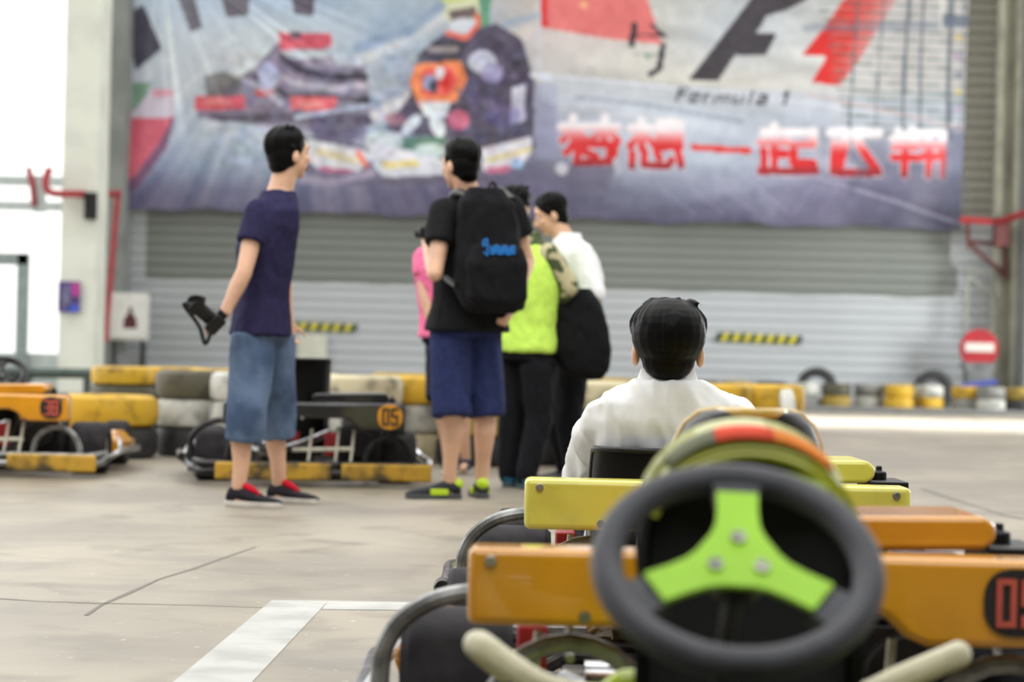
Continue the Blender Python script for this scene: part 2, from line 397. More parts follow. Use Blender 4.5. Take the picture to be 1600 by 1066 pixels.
def stroke(P, w_, c, a=1.0):
    for (x0, y0), (x1, y1) in zip(P[:-1], P[1:]):
        L2 = (x1-x0)**2+(y1-y0)**2+1e-6; t = np.clip(((PXg-x0)*(x1-x0)+(PYg-y0)*(y1-y0))/L2, 0, 1)
        d = np.hypot(PXg-x0-t*(x1-x0), PYg-y0-t*(y1-y0)); k = d < w_/2
        IMG[k] = IMG[k]*(1-a)+(np.array(c(PYg[k]) if callable(c) else c, float))*a
DK = (70, 68, 84)
poly([(202, 20), (225, 8), (255, 78), (213, 110), (200, 60)], DK); poly([(272, -20), (300, -20), (319, 45), (300, 52)], (105, 103, 115))
poly([(342, -20), (393, -20), (389, 25), (356, 29)], (100, 96, 108)); poly([(453, -20), (494, -20), (490, 25), (460, 22)], (78, 72, 88))
poly([(190, 128), (236, 130), (228, 160), (192, 185)], (130, 165, 145)); poly([(238, 140), (275, 140), (274, 184), (200, 184)], (215, 205, 222)); poly([(238, 140), (272, 140), (270, 150), (240, 152)], (225, 160, 180))
poly([(188, 192), (210, 184), (274, 184), (262, 232), (222, 290), (183, 322)], (120, 75, 110), .85); poly([(188, 192), (210, 184), (270, 184), (250, 225), (215, 275), (184, 300)], (216, 104, 124))
# distant kart
K1 = (104, 96, 116)
poly([(330, 190), (570, 200), (585, 235), (470, 215), (310, 178)], (150, 145, 165), .6)
poly([(305, 160), (400, 105), (430, 70), (455, 60), (510, 75), (530, 105), (572, 103), (580, 170), (575, 195), (440, 198), (310, 185)], (135, 128, 150))
poly([(320, 120), (350, 112), (378, 125), (380, 150), (322, 150)], (110, 108, 112), .8)
poly([(435, 50), (518, 53), (518, 75), (437, 78)], (208, 90, 108)); poly([(452, 50), (470, 50), (470, 60), (455, 60)], (90, 70, 90)); poly([(440, 78), (515, 78), (515, 90), (450, 92)], (190, 195, 205))
stroke([(440, 90), (470, 110), (520, 122), (570, 120)], 13, (70, 64, 84)); stroke([(420, 105), (455, 130), (520, 140), (570, 135)], 8, (178, 172, 190)); stroke([(400, 120), (450, 150), (575, 158)], 10, (80, 74, 92))
ell(420, 120, 16, 22, (170, 175, 205)); ell(413, 146, 14, 6, (215, 95, 100)); stroke([(380, 125), (405, 135), (440, 165)], 6, (185, 180, 200))
poly([(306, 150), (382, 150), (384, 172), (304, 172)], (214, 96, 108)); poly([(318, 154), (360, 153), (362, 164), (318, 165)], (235, 160, 160), .6); poly([(455, 152), (527, 154), (524, 178), (455, 172)], (228, 110, 118)); ell(485, 165, 22, 6, (240, 170, 170), .7)
poly([(320, 176), (580, 180), (582, 196), (340, 190)], (92, 86, 104)); ell(530, 200, 45, 22, (98, 92, 120), .8); stroke([(465, 185), (580, 165)], 7, (180, 190, 215))
# racer and near kart
poly([(470, 215), (540, 215), (590, 250), (600, 290), (500, 290), (470, 260)], (110, 104, 132), .8)
poly([(480, 216), (500, 222), (560, 232), (588, 245), (560, 268), (500, 265), (480, 250)], (222, 222, 232)); stroke([(500, 238), (556, 252)], 12, (214, 200, 150), .6); stroke([(560, 240), (572, 258)], 9, (235, 120, 90)); poly([(500, 260), (555, 266), (545, 272), (500, 268)], (190, 110, 150))
poly([(655, 90), (690, 55), (740, 48), (775, 38), (815, 62), (835, 125), (835, 235), (770, 250), (700, 215), (600, 205), (640, 150)], (82, 76, 98))
poly([(648, 92), (680, 62), (735, 66), (722, 95), (690, 98)], (64, 60, 74)); stroke([(672, 78), (712, 78)], 9, (150, 138, 140))
ell(726, 8, 34, 36, (208, 212, 180)); poly([(688, -40), (760, -40), (755, -4), (690, 5)], (196, 206, 120)); poly([(748, -40), (772, -40), (765, 40), (750, 45)], (96, 150, 125)); poly([(700, 18), (742, 10), (748, 28), (706, 34)], (105, 90, 90)); ell(724, 42, 22, 13, (214, 218, 228)); stroke([(700, 52), (728, 62), (748, 40), (746, 26)], 8, (226, 110, 88))
poly([(650, 100), (720, 96), (731, 125), (712, 160), (652, 158), (640, 130)], (236, 140, 90)); poly([(664, 108), (708, 106), (716, 128), (702, 150), (662, 150), (656, 128)], (226, 92, 86)); ell(672, 130, 12, 13, (160, 170, 205)); ell(678, 136, 7, 10, (70, 66, 90)); ell(688, 115, 8, 10, (235, 225, 230)); poly([(695, 112), (706, 116), (700, 145), (690, 138)], (222, 50, 50))
poly([(650, 158), (706, 158), (700, 172), (660, 172)], (236, 176, 170)); poly([(658, 160), (704, 160), (698, 182), (662, 182)], (222, 226, 234)); ell(643, 194, 9, 20, (214, 220, 238), 1, .75); ell(684, 196, 11, 20, (222, 226, 238), 1, -.3); stroke([(664, 184), (656, 212)], 6, (84, 80, 104))
stroke([(770, 60), (812, 110), (818, 150)], 14, (70, 65, 86)); stroke([(742, 62), (728, 92)], 10, (100, 94, 118), .7); stroke([(740, 130), (735, 200)], 16, (96, 92, 124), .6); stroke([(765, 140), (785, 205)], 10, (112, 104, 140), .6); stroke([(715, 140), (740, 160)], 6, (120, 110, 130), .6)
ell(754, 98, 22, 18, (206, 208, 228)); ell(768, 115, 18, 16, (160, 155, 195), .8)
poly([(800, 138), (822, 132), (820, 190), (798, 194)], (196, 196, 218)); ell(716, 188, 18, 16, (198, 108, 136)); ell(618, 186, 16, 10, (160, 110, 130), .8); ell(785, 180, 30, 20, (96, 88, 138), .5)
poly([(612, 214), (700, 216), (690, 236), (640, 240)], (104, 140, 124)); ell(600, 222, 30, 18, (205, 216, 226)); ell(672, 236, 24, 12, (200, 214, 214)); poly([(575, 222), (640, 235), (690, 250), (735, 255), (735, 272), (600, 278), (585, 262)], (216, 218, 230)); stroke([(602, 258), (650, 256)], 11, (222, 206, 140)); poly([(752, 232), (830, 214), (832, 236), (812, 262), (755, 268)], (222, 218, 226)); stroke([(762, 250), (828, 234)], 6, (224, 208, 140)); poly([(760, 262), (800, 258), (795, 270), (762, 272)], (200, 120, 150)); ell(808, 256, 10, 8, (170, 200, 235)); stroke([(580, 272), (520, 285), (470, 280)], 12, (176, 166, 190), .8)
stroke([(600, 283), (760, 282)], 12, (98, 92, 108), .7)
stroke([(690, 10), (640, 50), (560, 75)], 16, (120, 145, 180), .5); stroke([(790, 40), (842, 25)], 12, (140, 160, 185), .5)
stroke([(842, -75), (842, 110)], 4, (196, 202, 216)); stroke([(832, 118), (860, 124)], 8, (222, 224, 236)); poly([(836, 130), (870, 132), (872, 250), (838, 250)], (142, 144, 172), .7)
# right half
poly([(845, -75), (1000, -75), (1012, 2), (1035, 70), (960, 62), (900, 52), (845, 44)], (222, 122, 122)); poly([(845, -75), (856, -75), (856, 44), (845, 44)], (214, 60, 60)); ell(912, 8, 7, 6, (235, 180, 130), .8)
poly([(845, 120), (1500, 160), (1500, 212), (1300, 200), (1100, 190), (845, 160)], (188, 198, 216), .45); stroke([(845, 116), (1000, 132), (1250, 160), (1512, 196)], 5, (214, 218, 230), .8); stroke([(900, 152), (1010, 165), (1160, 190)], 6, (140, 148, 166), .6)
INK = (45, 44, 50)
stroke([(992, 40), (987, 70)], 10, INK); stroke([(1018, 40), (1040, 58)], 5, INK); stroke([(990, 54), (1036, 56)], 4, INK, .9); stroke([(1036, 72), (1030, 108), (1016, 117)], 9, INK); stroke([(990, 85), (1030, 86)], 3, INK, .3); ell(1012, 88, 4, 5, (90, 150, 110), .8)
poly([(1076, 125), (1122, 127), (1149, 86), (1195, 88), (1214, 54), (1181, 53), (1198, 25), (1230, 16), (1260, 0), (1320, -75), (1215, -75), (1172, 0), (1130, 55)], (62, 58, 64))
RD = (208, 46, 44)
poly([(1252, 87), (1290, 90), (1266, 131), (1312, 134), (1345, 90), (1400, 0), (1440, -75), (1362, -75), (1318, 0), (1290, 40)], RD)
fade = np.clip((PXg-(1345-(PYg-0)*.35))/70, 0, .85)[..., None]*np.clip((PYg < 140), 0, 1)[..., None]*np.clip((PXg > 1290), 0, 1)[..., None]
IMG[:] = IMG*(1-fade)+np.array((196, 192, 194))*fade
for k in range(-5, 17):
    y0 = k*13.5-6; stroke([(1275+max(0, k)*3, y0-3), (1400, y0+1), (1512, y0+7)], 3.2, (96, 118, 112), .62)
    stroke([(1300, y0+6), (1512, y0+15)], 2.2, (196, 186, 170), .5)
for x0, x1, w_ in ((1345, 1325, 4), (1385, 1366, 3), (1424, 1408, 6), (1446, 1434, 4), (1486, 1480, 8), (1508, 1500, 3)):
    stroke([(x0, -75), (x1, 215)], w_, (88, 96, 104), .75)
stroke([(1260, 45), (1512, 38)], 14, (120, 128, 148), .45); stroke([(1475, 30), (1512, 34)], 18, (80, 90, 108), .6); stroke([(1468, -75), (1470, 45)], 5, (220, 222, 214), .8)
for k in range(6): ell(1496, 60+k*28, 7, 5, [(210, 190, 120), (180, 150, 190), (120, 120, 140)][k % 3], .7)
stroke([(1260, 148), (1380, 172), (1512, 205)], 5, (200, 168, 162), .5)
# italic lettering "Formula 1"
INK2 = (44, 40, 54)
def letters(strokes, x, y, w_, h, t, c, sl=-.35):
    for s in strokes: stroke([(x+px_*w_+(py_)*h*sl*-1*-1, y+py_*h) for px_, py_ in s], t, c)
ft = {'F': [[(.1, 0), (1, 0)], [(.2, 0), (.2, 1)], [(.2, .45), (.8, .45)]], 'o': [[(.1, .4), (.9, .4), (.9, 1), (.1, 1), (.1, .4)]], 'r': [[(.15, .35), (.15, 1)], [(.15, .5), (.85, .38)]],
      'm': [[(.05, 1), (.05, .4), (.95, .4), (.95, 1)], [(.5, .4), (.5, 1)]], 'u': [[(.1, .4), (.1, 1), (.9, 1), (.9, .4)]], 'l': [[(.5, 0), (.5, 1)]], 'a': [[(.1, .4), (.9, .4), (.9, 1), (.1, 1), (.1, .7), (.9, .7)]], '1': [[(.2, .25), (.7, 0), (.7, 1)]]}
x = 1052
for ch, wd in (('F', 20), ('o', 17), ('r', 15), ('m', 26), ('u', 19), ('l', 11), ('a', 19), (' ', 10), ('1', 16)):
    if ch in ft: letters(ft[ch], x+8, 139+(x-1052)*.035, wd-4, 19, 4.0, INK2)
    x += wd+3.2
# the five-character slogan, white at the top to red at the bottom
def grad(y0, y1):
    def c(y):
        t = np.clip((y-y0)/(y1-y0), 0, 1)[:, None]; w_ = np.array([240, 234, 238.]); r_ = np.array([208, 40, 44.]); d_ = np.array([150, 34, 44.])
        a_ = np.clip((t-.18)/.36, 0, 1); b_ = np.clip((t-.8)/.2, 0, 1); return (w_*(1-a_)+r_*a_)*(1-b_)+d_*b_
    return c
def glyph(strokes, x0, y0, w_, h, t):
    g = grad(y0, y0+h)
    for s in strokes:
        P = [(x0+a*w_, y0+b*h) for a, b in s]; stroke(P, t+4, (222, 220, 228), .55)
    for s in strokes: stroke([(x0+a*w_, y0+b*h) for a, b in s], t, g)
glyph([[(0, .2), (.45, .2)], [(.22, 0), (.22, .5)], [(.22, .2), (.02, .48)], [(.22, .2), (.45, .48)], [(.55, .2), (1, .2)], [(.77, 0), (.77, .5)], [(.77, .2), (.55, .48)], [(.77, .2), (1, .48)],
       [(.3, .52), (.08, .74)], [(.2, .58), (.96, .58), (.92, .8), (.75, .95), (.25, .97)], [(.28, .66), (.28, .95)], [(.85, .6), (.85, .95)], [(.4, .72), (.62, .84)]], 877, 185, 88, 73, 12)
glyph([[(0, .16), (.45, .16)], [(.22, 0), (.22, .6)], [(.22, .2), (.0, .55)], [(.22, .2), (.45, .5)], [(.56, .04), (.96, .04), (.96, .56), (.56, .56), (.56, .04)], [(.56, .22), (.96, .22)], [(.56, .4), (.96, .4)],
       [(.04, .7), (.04, .98)], [(.28, .66), (.28, .96), (.72, .98), (.8, .84)], [(.5, .66), (.56, .8)], [(.92, .66), (.98, .96)]], 984, 190, 82, 72, 12)
stroke([(1084, 230), (1170, 236)], 14, (205, 205, 215), .5); stroke([(1084, 230), (1170, 236)], 10, (214, 62, 58))
glyph([[(.05, .12), (.45, .12)], [(.25, 0), (.25, .95)], [(0, .34), (.48, .34)], [(.25, .6), (.46, .6)], [(.06, .52), (.06, .95)], [(0, .97), (1, .97)], [(.55, .12), (.96, .12), (.96, .38), (.6, .38), (.6, .8), (.96, .8)]], 1188, 198, 86, 72, 13)
glyph([[(.0, .05), (.3, .05), (.3, .3), (.15, .97), (.98, .97), (.6, .35), (.52, .05), (1, .05)], [(.08, .3), (.05, .95)]], 1298, 204, 74, 68, 14)
glyph([[(.1, 0), (.16, .12)], [(.38, 0), (.32, .12)], [(0, .18), (.44, .18)], [(.02, .38), (.42, .38)], [(0, .6), (.46, .6)], [(.22, .15), (.22, 1)], [(.52, .06), (.7, .06), (.7, 1)], [(.8, .06), (1, .06), (1, 1)], [(.52, .3), (.64, .36)], [(.5, .62), (.66, .55)], [(.8, .3), (.92, .36)], [(.78, .62), (.94, .55)]], 1394, 205, 78, 70, 12)
ell(878, 264, 10, 10, (202, 200, 212)); poly([(888, 258), (962, 262), (950, 300), (885, 295)], (112, 108, 132), .7); ell(966, 262, 7, 12, (185, 185, 200), .8)
stroke([(1270, 275), (1380, 310), (1500, 350)], 6, (170, 168, 192), .75); stroke([(1330, 240), (1350, 262), (1330, 290)], 16, (96, 100, 120), .4)
for x0 in (1015, 1060, 1110, 1165): stroke([(x0, 262), (x0+25, 300), (x0+70, 335)], 4, (176, 168, 200), .35)
for x0 in (1215, 1250, 1290): stroke([(x0+30, 275), (x0-10, 335)], 5, (160, 150, 190), .4)
poly([(1478, 205), (1512, 208), (1508, 355), (1490, 350), (1470, 280)], (96, 100, 124), .6)
def n2(sx, sy, seed):
    t = np.random.RandomState(seed).rand(256, 256); x = PXg/sx+40; y = PYg/sy+60; i = np.floor(x).astype(int); j = np.floor(y).astype(int); f = x-i; g = y-j; f = f*f*(3-2*f); g = g*g*(3-2*g)
    return (t[j % 256, i % 256]*(1-f)+t[j % 256, (i+1) % 256]*f)*(1-g)+(t[(j+1) % 256, i % 256]*(1-f)+t[(j+1) % 256, (i+1) % 256]*f)*g-.5
IMG += (n2(14, 12, 1)*14+n2(6, 6, 2)*8)[..., None]
art = (np.clip((PXg-300)/60, 0, 1)*np.clip((840-PXg)/30, 0, 1)*np.clip((PYg-40)/50, 0, 1)*np.clip((290-PYg)/40, 0, 1))[..., None]
IMG += art*(n2(13, 10, 3)*44+n2(7, 7, 9)*26)[..., None]+art*np.stack([n2(16, 12, 4)*12, n2(16, 12, 6)*2, n2(16, 12, 5)*16], -1)
ang2 = np.arctan2(PYg+90, PXg-250); ray2 = np.clip(n1(ang2*34+20, 12)-.62, 0, 1)*np.clip((240-PYg)/100, 0, 1)*np.clip((620-PXg)/200, 0, 1)*np.clip((PXg-215)/60, 0, 1)
IMG += ray2[..., None]*130; lo = np.clip((PYg-250)/80, 0, 1)[..., None]; IMG *= 1-.14*lo; IMG += 10*np.clip((140-PYg)/140, 0, 1)[..., None]*np.clip((500-PXg)/200, 0, 1)[..., None]
IMG = np.clip(IMG, 0, 255)
lum = IMG.mean(axis=2, keepdims=True); IMG = lum+(IMG-lum)*1.05
IMG = np.clip(IMG/255, 0, 1); LIN = np.where(IMG <= .04045, IMG/12.92, ((IMG+.055)/1.055)**2.4)
BD = WD-.2
wav = .035*np.sin(uu*34+vv*5)+.03*np.sin(uu*19-vv*9)+.02*np.sin(uu*70+vv*3)*vv+.03*np.sin((uu*8+vv*6)*2)
cr, sr = math.cos(ROLL), math.sin(ROLL)
DX = PXg-800; DY = PYg-H0; X_ = (DX*cr+DY*sr)*BD/F; Z_ = CAMZ-(-DX*sr+DY*cr)*BD/F
Vb = np.stack([X_, BD-.06+wav, Z_], -1).reshape(-1, 3)
idx = np.arange(nx*ny).reshape(ny, nx); Fb = np.stack([idx[:-1, :-1], idx[1:, :-1], idx[1:, 1:], idx[:-1, 1:]], -1).reshape(-1, 4)
me = bpy.data.meshes.new('race_banner'); me.from_pydata(Vb.tolist(), [], Fb.tolist())
ca = me.color_attributes.new('print', 'FLOAT_COLOR', 'POINT')
ca.data.foreach_set('color', np.concatenate([LIN.reshape(-1, 3), np.ones((nx*ny, 1))], 1).astype(np.float32).ravel())
bmt = bpy.data.materials.new('printed_vinyl'); bmt.use_nodes = True; t = bmt.node_tree; an = t.nodes.new('ShaderNodeAttribute'); an.attribute_name = 'print'
t.links.new(an.outputs['Color'], t.nodes['Principled BSDF'].inputs['Base Color']); t.nodes['Principled BSDF'].inputs['Roughness'].default_value = .45
me.materials.append(bmt); me.shade_smooth()
bo = bpy.data.objects.new('race_banner', me); COL.objects.link(bo); tag(bo, 'huge printed racing banner with karts and red characters hung across the shutter wall', 'banner')
so = bo.modifiers.new('thick', 'SOLIDIFY'); so.thickness = .006; so.offset = 0
# ------------------------------------------------------------------ wall fittings
RP = mat('red_pipe_paint', (178, 60, 66), .5, noise_amt=.15)
def tubeobj(name, pts, r, m, label, cat, smooth=False):
    mb = MB(); mb.tube(pts, r, 12, smooth=smooth); return tag(obj(name, mb, m), label, cat)
tubeobj('fire_pipe', [G(44, 262, 31.1), G(50, 283, 31.1), G(54, 322, 31.1)], .04, RP, 'short bent red pipe end in front of the left window', 'pipe')
mb = MB(); mb.tube([G(78, 262, 30.2), G(71, 285, 30.2), G(80, 301, 30.2), G(120, 303, 30.2), G(184, 303, 32.9)], .05, 12)
mb.tube([G(184, 303, 32.9), G(176, 400, 32.9), G(164, 535, 32.9)], .042, 12, smooth=False); mb.ball(G(184, 303, 32.9), .06)
t0 = tag(obj('fire_pipe', mb, RP), 'red pipe running across the cream column and down beside the fire cabinet', 'pipe')
mb = MB(); mb.box(G(142, 322, 30.4), (.16, .1, .36)); tag(obj('wall_bracket', mb, BLK, bevel=.01), 'small dark bracket on the cream column below the red pipe', 'bracket')
# right pipe and folding frame
mb = MB(); mb.tube([G(1500, 343, 33.3), G(1560, 347, 33.3)], .05, 12, smooth=False); mb.tube([G(1560, 347, 33.3), G(1600, 334, 32.6), G(1660, 318, 31.8)], .05, 12, smooth=False)
tag(obj('fire_pipe', mb, mat('bright_red_pipe', (176, 48, 52), .45, noise_amt=.15)), 'red pipe running off to the right from the banner corner', 'pipe')
BRN = mat('brown_red_steel', (104, 48, 46), .6, noise_amt=.2)
fr_ = thing('wall_frame', 'dark red triangular steel bracket below the right red pipe', 'bracket', G(1540, 430, 33.5))
mb = MB(); mb.box(G(1565, 363, 33.35), (.22, .2, .42)); obj('mount_block', mb, BRN, fr_, bevel=.01, world=True)
mb = MB()
for a, b in (((1512, 350), (1514, 388)), ((1512, 377), (1560, 382)), ((1514, 380), (1572, 432)), ((1570, 380), (1572, 436))): mb.tube([G(*a, 33.5), G(*b, 33.5)], .032, 8, smooth=False)
obj('brace', mb, BRN, fr_, world=True)
fr_ = thing('wall_frame', 'thin pale steel rack frame on the wall above the no entry sign', 'bracket', G(1540, 500, 33.5))
mb = MB()
for a, b in (((1508, 422), (1560, 428)), ((1512, 430), (1508, 520)), ((1552, 428), (1556, 520)), ((1514, 432), (1560, 468))): mb.tube([G(*a, 33.6), G(*b, 33.6)], .028, 8, smooth=False)
obj('frame', mb, mat('pale_steel', (150, 152, 144), .5, noise_amt=.1), fr_, world=True)
# hazard tapes
YT = mat('hazard_yellow', (214, 200, 60), .5, noise_amt=.1); GT = mat('hazard_dark_green', (52, 74, 50), .5, noise_amt=.2)
def hazard(p0, p1, n, hh, label):
    mb = MB(); a = G(*p0, WD-.03); b = G(*p1, WD-.03)
    for i in range(n):
        q0 = a.lerp(b, i/n); q1 = a.lerp(b, (i+1)/n); s = .03
        z0 = Vector((0, 0, hh/2))
        vs = [q0-z0-Vector((s, 0, 0)), q1-z0-Vector((s, 0, 0)), q1+z0+Vector((s, 0, 0)), q0+z0+Vector((s, 0, 0))]
        mb.add(vs+[v+Vector((0, .02, 0)) for v in vs], [(0, 1, 2, 3), (7, 6, 5, 4), (0, 4, 5, 1), (1, 5, 6, 2), (2, 6, 7, 3), (3, 7, 4, 0)], i % 2)
    tag(obj('hazard_tape', mb, [GT, YT], smooth=0), label, 'hazard tape')
hazard((1120, 526), (1252, 532), 15, .13, 'yellow and dark striped tape on the shutter right of the seated man')
hazard((442, 509), (557, 513), 13, .12, 'yellow and dark striped tape on the shutter right of the navy shirt man')
mb = MB(); mb.box(G(488, 549, WD-.1), (.42, .2, .5)); e = obj('wall_box', mb, mat('cream_box', (214, 214, 198), .5, noise_amt=.05), bevel=.02); tag(e, 'cream box on the wall below the left hazard tape', 'wall box')
# fire cabinet
c0 = G(203, 495, 33.3); fc = thing('fire_cabinet', 'white fire hose cabinet on legs beside the red pipe', 'fire cabinet', (c0.x, c0.y, 0))
mb = MB(); mb.box(c0, (.54, .25, .68)); obj('cabinet_body', mb, mat('white_enamel', (226, 226, 218), .35, noise_amt=.04), fc, bevel=.02, world=True)
mb = MB(); mb.box(c0+Vector((0, -.13, 0)), (.46, .02, .6)); dd = obj('cabinet_door', mb, mat('white_enamel_door', (232, 232, 226), .3, noise_amt=.03), fc, bevel=.01, world=True)
mb = MB(); q = c0+Vector((.03, -.145, -.03)); mb.add([q+Vector(p) for p in ((-.1, 0, -.14), (.1, 0, -.14), (.09, 0, 0), (.03, 0, .08), (.02, 0, .17), (-.02, 0, .17), (-.03, 0, .08), (-.09, 0, 0))], [tuple(range(8))])
em = obj('emblem', mb, mat('dark_red_print', (96, 34, 44), .5, noise_amt=.3, scale=14), dd, world=True, smooth=0)
for sx in (-.2, .2):
    mb = MB(); mb.box((c0.x+sx, c0.y, (c0.z-.34)/2), (.05, .2, c0.z-.34)); obj('leg', mb, STL, fc, world=True, smooth=0)
mb = MB(); mb.box((c0.x, c0.y, .42), (.42, .18, .2)); obj('lower_box', mb, mat('grey_steel_box', (130, 132, 132), .5, noise_amt=.1), fc, world=True)
# poster on the column
p0 = G(108, 464, 30.42); ps = MB(); ps.box(p0, (.29, .02, .41), mi=0)
po = obj('poster', ps, mat('poster_navy', (46, 46, 88), .4, noise_amt=.3, scale=9, second=(104, 60, 150)), smooth=0); tag(po, 'small purple and navy poster on the cream column', 'poster')
mb = MB(); mb.box(p0+Vector((.09, -.012, .1)), (.1, .006, .18)); mb.box(p0+Vector((.06, -.012, -.15)), (.16, .006, .09), mi=1); mb.box(p0+Vector((-.03, -.012, .0)), (.1, .006, .3), mi=2)
ob = obj('poster_print', mb, [mat('magenta_ink', (186, 50, 150), .4), mat('blue_ink', (60, 90, 200), .4), mat('lilac_ink', (130, 125, 165), .4, noise_amt=.5, scale=25)], smooth=0)
ob.parent = po
# no entry sign
s0 = G(1530, 545, 33.2); ns = thing('no_entry_sign', 'round red no entry sign with a white bar on a tapered base', 'sign', (s0.x, s0.y, 0))
mb = MB(); mb.lathe([(0.001, -.02), (.27, -.02), (.285, 0), (.27, .02), (.001, .02)], s0, 'y', 36); obj('sign_disc', mb, mat('sign_red', (178, 32, 42), .4, noise_amt=.1), ns, world=True)
mb = MB(); mb.box(s0+Vector((0, -.03, .02)), (.42, .02, .13)); obj('sign_bar', mb, mat('sign_white', (214, 208, 200), .5), ns, world=True, smooth=0)
mb = MB(); zb = s0.z-.2; mb.rings([[(s0.x+a*w2, s0.y+b*.12+.05, zz) for a, b in ((-1, -1), (1, -1), (1, 1), (-1, 1))] for zz, w2 in ((0, .12), (.12, .15), (zb-.1, .2), (zb, .24))]); obj('sign_base', mb, mat('grey_sign_base', (120, 122, 122), .7, noise_amt=.2), ns, world=True)
mb = MB(); mb.tube([G(1500, 604, 32.2), G(1558, 597, 32.2)], .035, 10, smooth=False); tag(obj('plastic_roll', mb, mat('blue_plastic', (58, 74, 160), .4)), 'blue plastic roll lying on the tires below the no entry sign', 'plastic roll')
# low steel rail at the far left
mb = MB(); a = G(-60, 582, 22); b = G(147, 584, 22); mb.tube([a, b], .05, 12, smooth=False)
for q in (0.05, .5, .95):
    p = a.lerp(b, q); mb.tube([p, (p.x, p.y, 0)], .04, 10, smooth=False)
tag(obj('guard_rail', mb, mat('dark_green_steel', (70, 84, 78), .5, noise_amt=.2)), 'low dark green rail in front of the bright left window', 'rail')
# ------------------------------------------------------------------ tires of the track barrier
TC = {'yellow': (206, 164, 38), 'white': (196, 196, 186), 'cream': (206, 196, 160), 'black': (44, 43, 44), 'dark olive': (84, 80, 62), 'grey': (134, 134, 128), 'dull yellow': (160, 134, 52)}
TM = {k: mat('tire_paint_'+k.replace(' ', '_'), c, .6, scale=7, second=tuple(x*.62 for x in c), bump=.25, mask=(.5, .72)) for k, c in TC.items()}
def tire_mesh(r, h):
    pr = [(r*.56, .12*h), (r*.62, .02*h), (r*.85, 0), (r*.97, .1*h), (r, .28*h), (r, .72*h), (r*.97, .9*h), (r*.85, h), (r*.62, .98*h), (r*.56, .88*h), (r*.6, .5*h)]
    mb = MB(); mb.lathe(pr, (0, 0, 0), 'z', 40); return mb
TMESH = {}
def tire(x, y, z, r, h, col, label, grp, rot=None):
    key = (r, h, col)
    if key not in TMESH:
        o = obj('barrier_tire', tire_mesh(r, h), TM[col]); TMESH[key] = o
    else:
        o = TMESH[key].copy(); COL.objects.link(o)
    o.location = (x, y, z); o.rotation_euler = rot or (0, 0, random.random()*6); return tag(o, label, 'tire', grp)
def col_at(px, D, cols, where, r=.25, h=.183, grp='tires of the near barrier wall'):
    p = Gz(px, D, 0); n = len(cols)
    lv = {1: [''], 2: ['bottom', 'top'], 3: ['bottom', 'middle', 'top'], 4: ['bottom', 'second', 'third', 'top']}[n]
    for i, c in enumerate(cols): tire(p.x, D, i*h, r, h, c, f'{c} tire, {lv[i]} of the stack {where}', grp)
col_at(166, 14.42, ['black', 'yellow'], 'right beside the orange number 38 kart', .32, .195, 'tires of the near barrier wall')
N3 = [(302, 14.85, ['black', 'white', 'dark olive'], 'right of the big yellow tire at left'),
      (388, 14.5, ['black', 'white', 'white'], 'behind the denim shorts of the navy shirt man'),
      (476, 14.85, ['black', 'white', 'cream'], 'straight behind the black kart seat'),
      (566, 14.5, ['black', 'white', 'cream'], 'just right of the black kart seat'),
      (650, 14.87, ['cream', 'white', 'yellow'], 'behind the number 05 plate'),
      (742, 14.5, ['black', 'dull yellow', 'grey'], 'seen between the legs in navy shorts'),
      (836, 14.85, ['black', 'yellow', 'yellow'], 'seen between the black trousers'),
      (930, 14.5, ['black', 'dark olive', 'cream'], 'left of the seated man behind the dark trousers'),
      (1022, 14.85, ['black', 'grey', 'dull yellow'], 'hidden mostly behind the seated man'),
      (1112, 14.5, ['black', 'grey', 'yellow'], 'behind the right shoulder of the seated man'),
      (1195, 14.8, ['white', 'grey', 'yellow'], 'at the right end of the near barrier')]
for a in N3: col_at(*a)
p = Gz(1226, 14.9, 0); tire(p.x-.09, 14.62, .31, .22, .1, 'white', 'white painted tire standing upright at the right end of the near barrier', 'tires of the near barrier wall', (0, PI/2, 0))
for a in ((190, 17.0, ['black', 'black', 'dark olive', 'yellow'], 'at the left end of the rear yellow row'), (272, 17.4, ['black', 'black', 'dark olive', 'yellow'], 'second in the rear yellow row'),
          (345, 17.0, ['black', 'black', 'dark olive', 'yellow'], 'behind the navy shirt man in the rear row'), (625, 17.2, ['black', 'black', 'dark olive', 'dull yellow'], 'in the rear row above the number 05 plate'), (955, 17.2, ['black', 'black', 'grey', 'dull yellow'], 'of the rear row left of the seated man')):
    col_at(*a, r=.235, h=.134, grp='tires of the rear barrier row')
FR = [(1100, ['grey', 'dark olive'], 'at the far wall behind the seated man'), (1150, ['black', 'dull yellow'], 'at the far wall under the right tape'), (1205, ['grey', 'black'], 'at the far wall left of the pale tires'), (1256, ['grey', 'white'], 'first of the far row right of the barrier'), (1306, ['dull yellow', 'dark olive'], 'second of the far row right of the barrier'), (1357, ['white', 'grey'], 'third and palest of the far row'),
      (1404, ['yellow', 'yellow'], 'all yellow in the far wall row'), (1451, ['yellow', 'white'], 'right of the all yellow stack at the far wall'), (1509, ['grey', 'yellow'], 'below the no entry sign at the far wall'),
      (1548, ['white', 'grey'], 'under the blue roll at the far wall'), (1594, ['black', 'dull yellow'], 'at the right edge of the photo')]
for px, c, w_ in FR: col_at(px, 32.0+(.25 if px % 2 else 0), c, w_, r=.205, h=.17, grp='tires along the far wall')
for px, l in ((1275, 'dark tire leaning upright behind the far wall row, the left one'), (1457, 'dark tire leaning upright behind the yellow and white stack')):
    p = Gz(px, 33.3, 0); tire(p.x, 33.35, .24, .3, .18, 'black', l, 'tires along the far wall', (PI/2-.12, 0, 0))
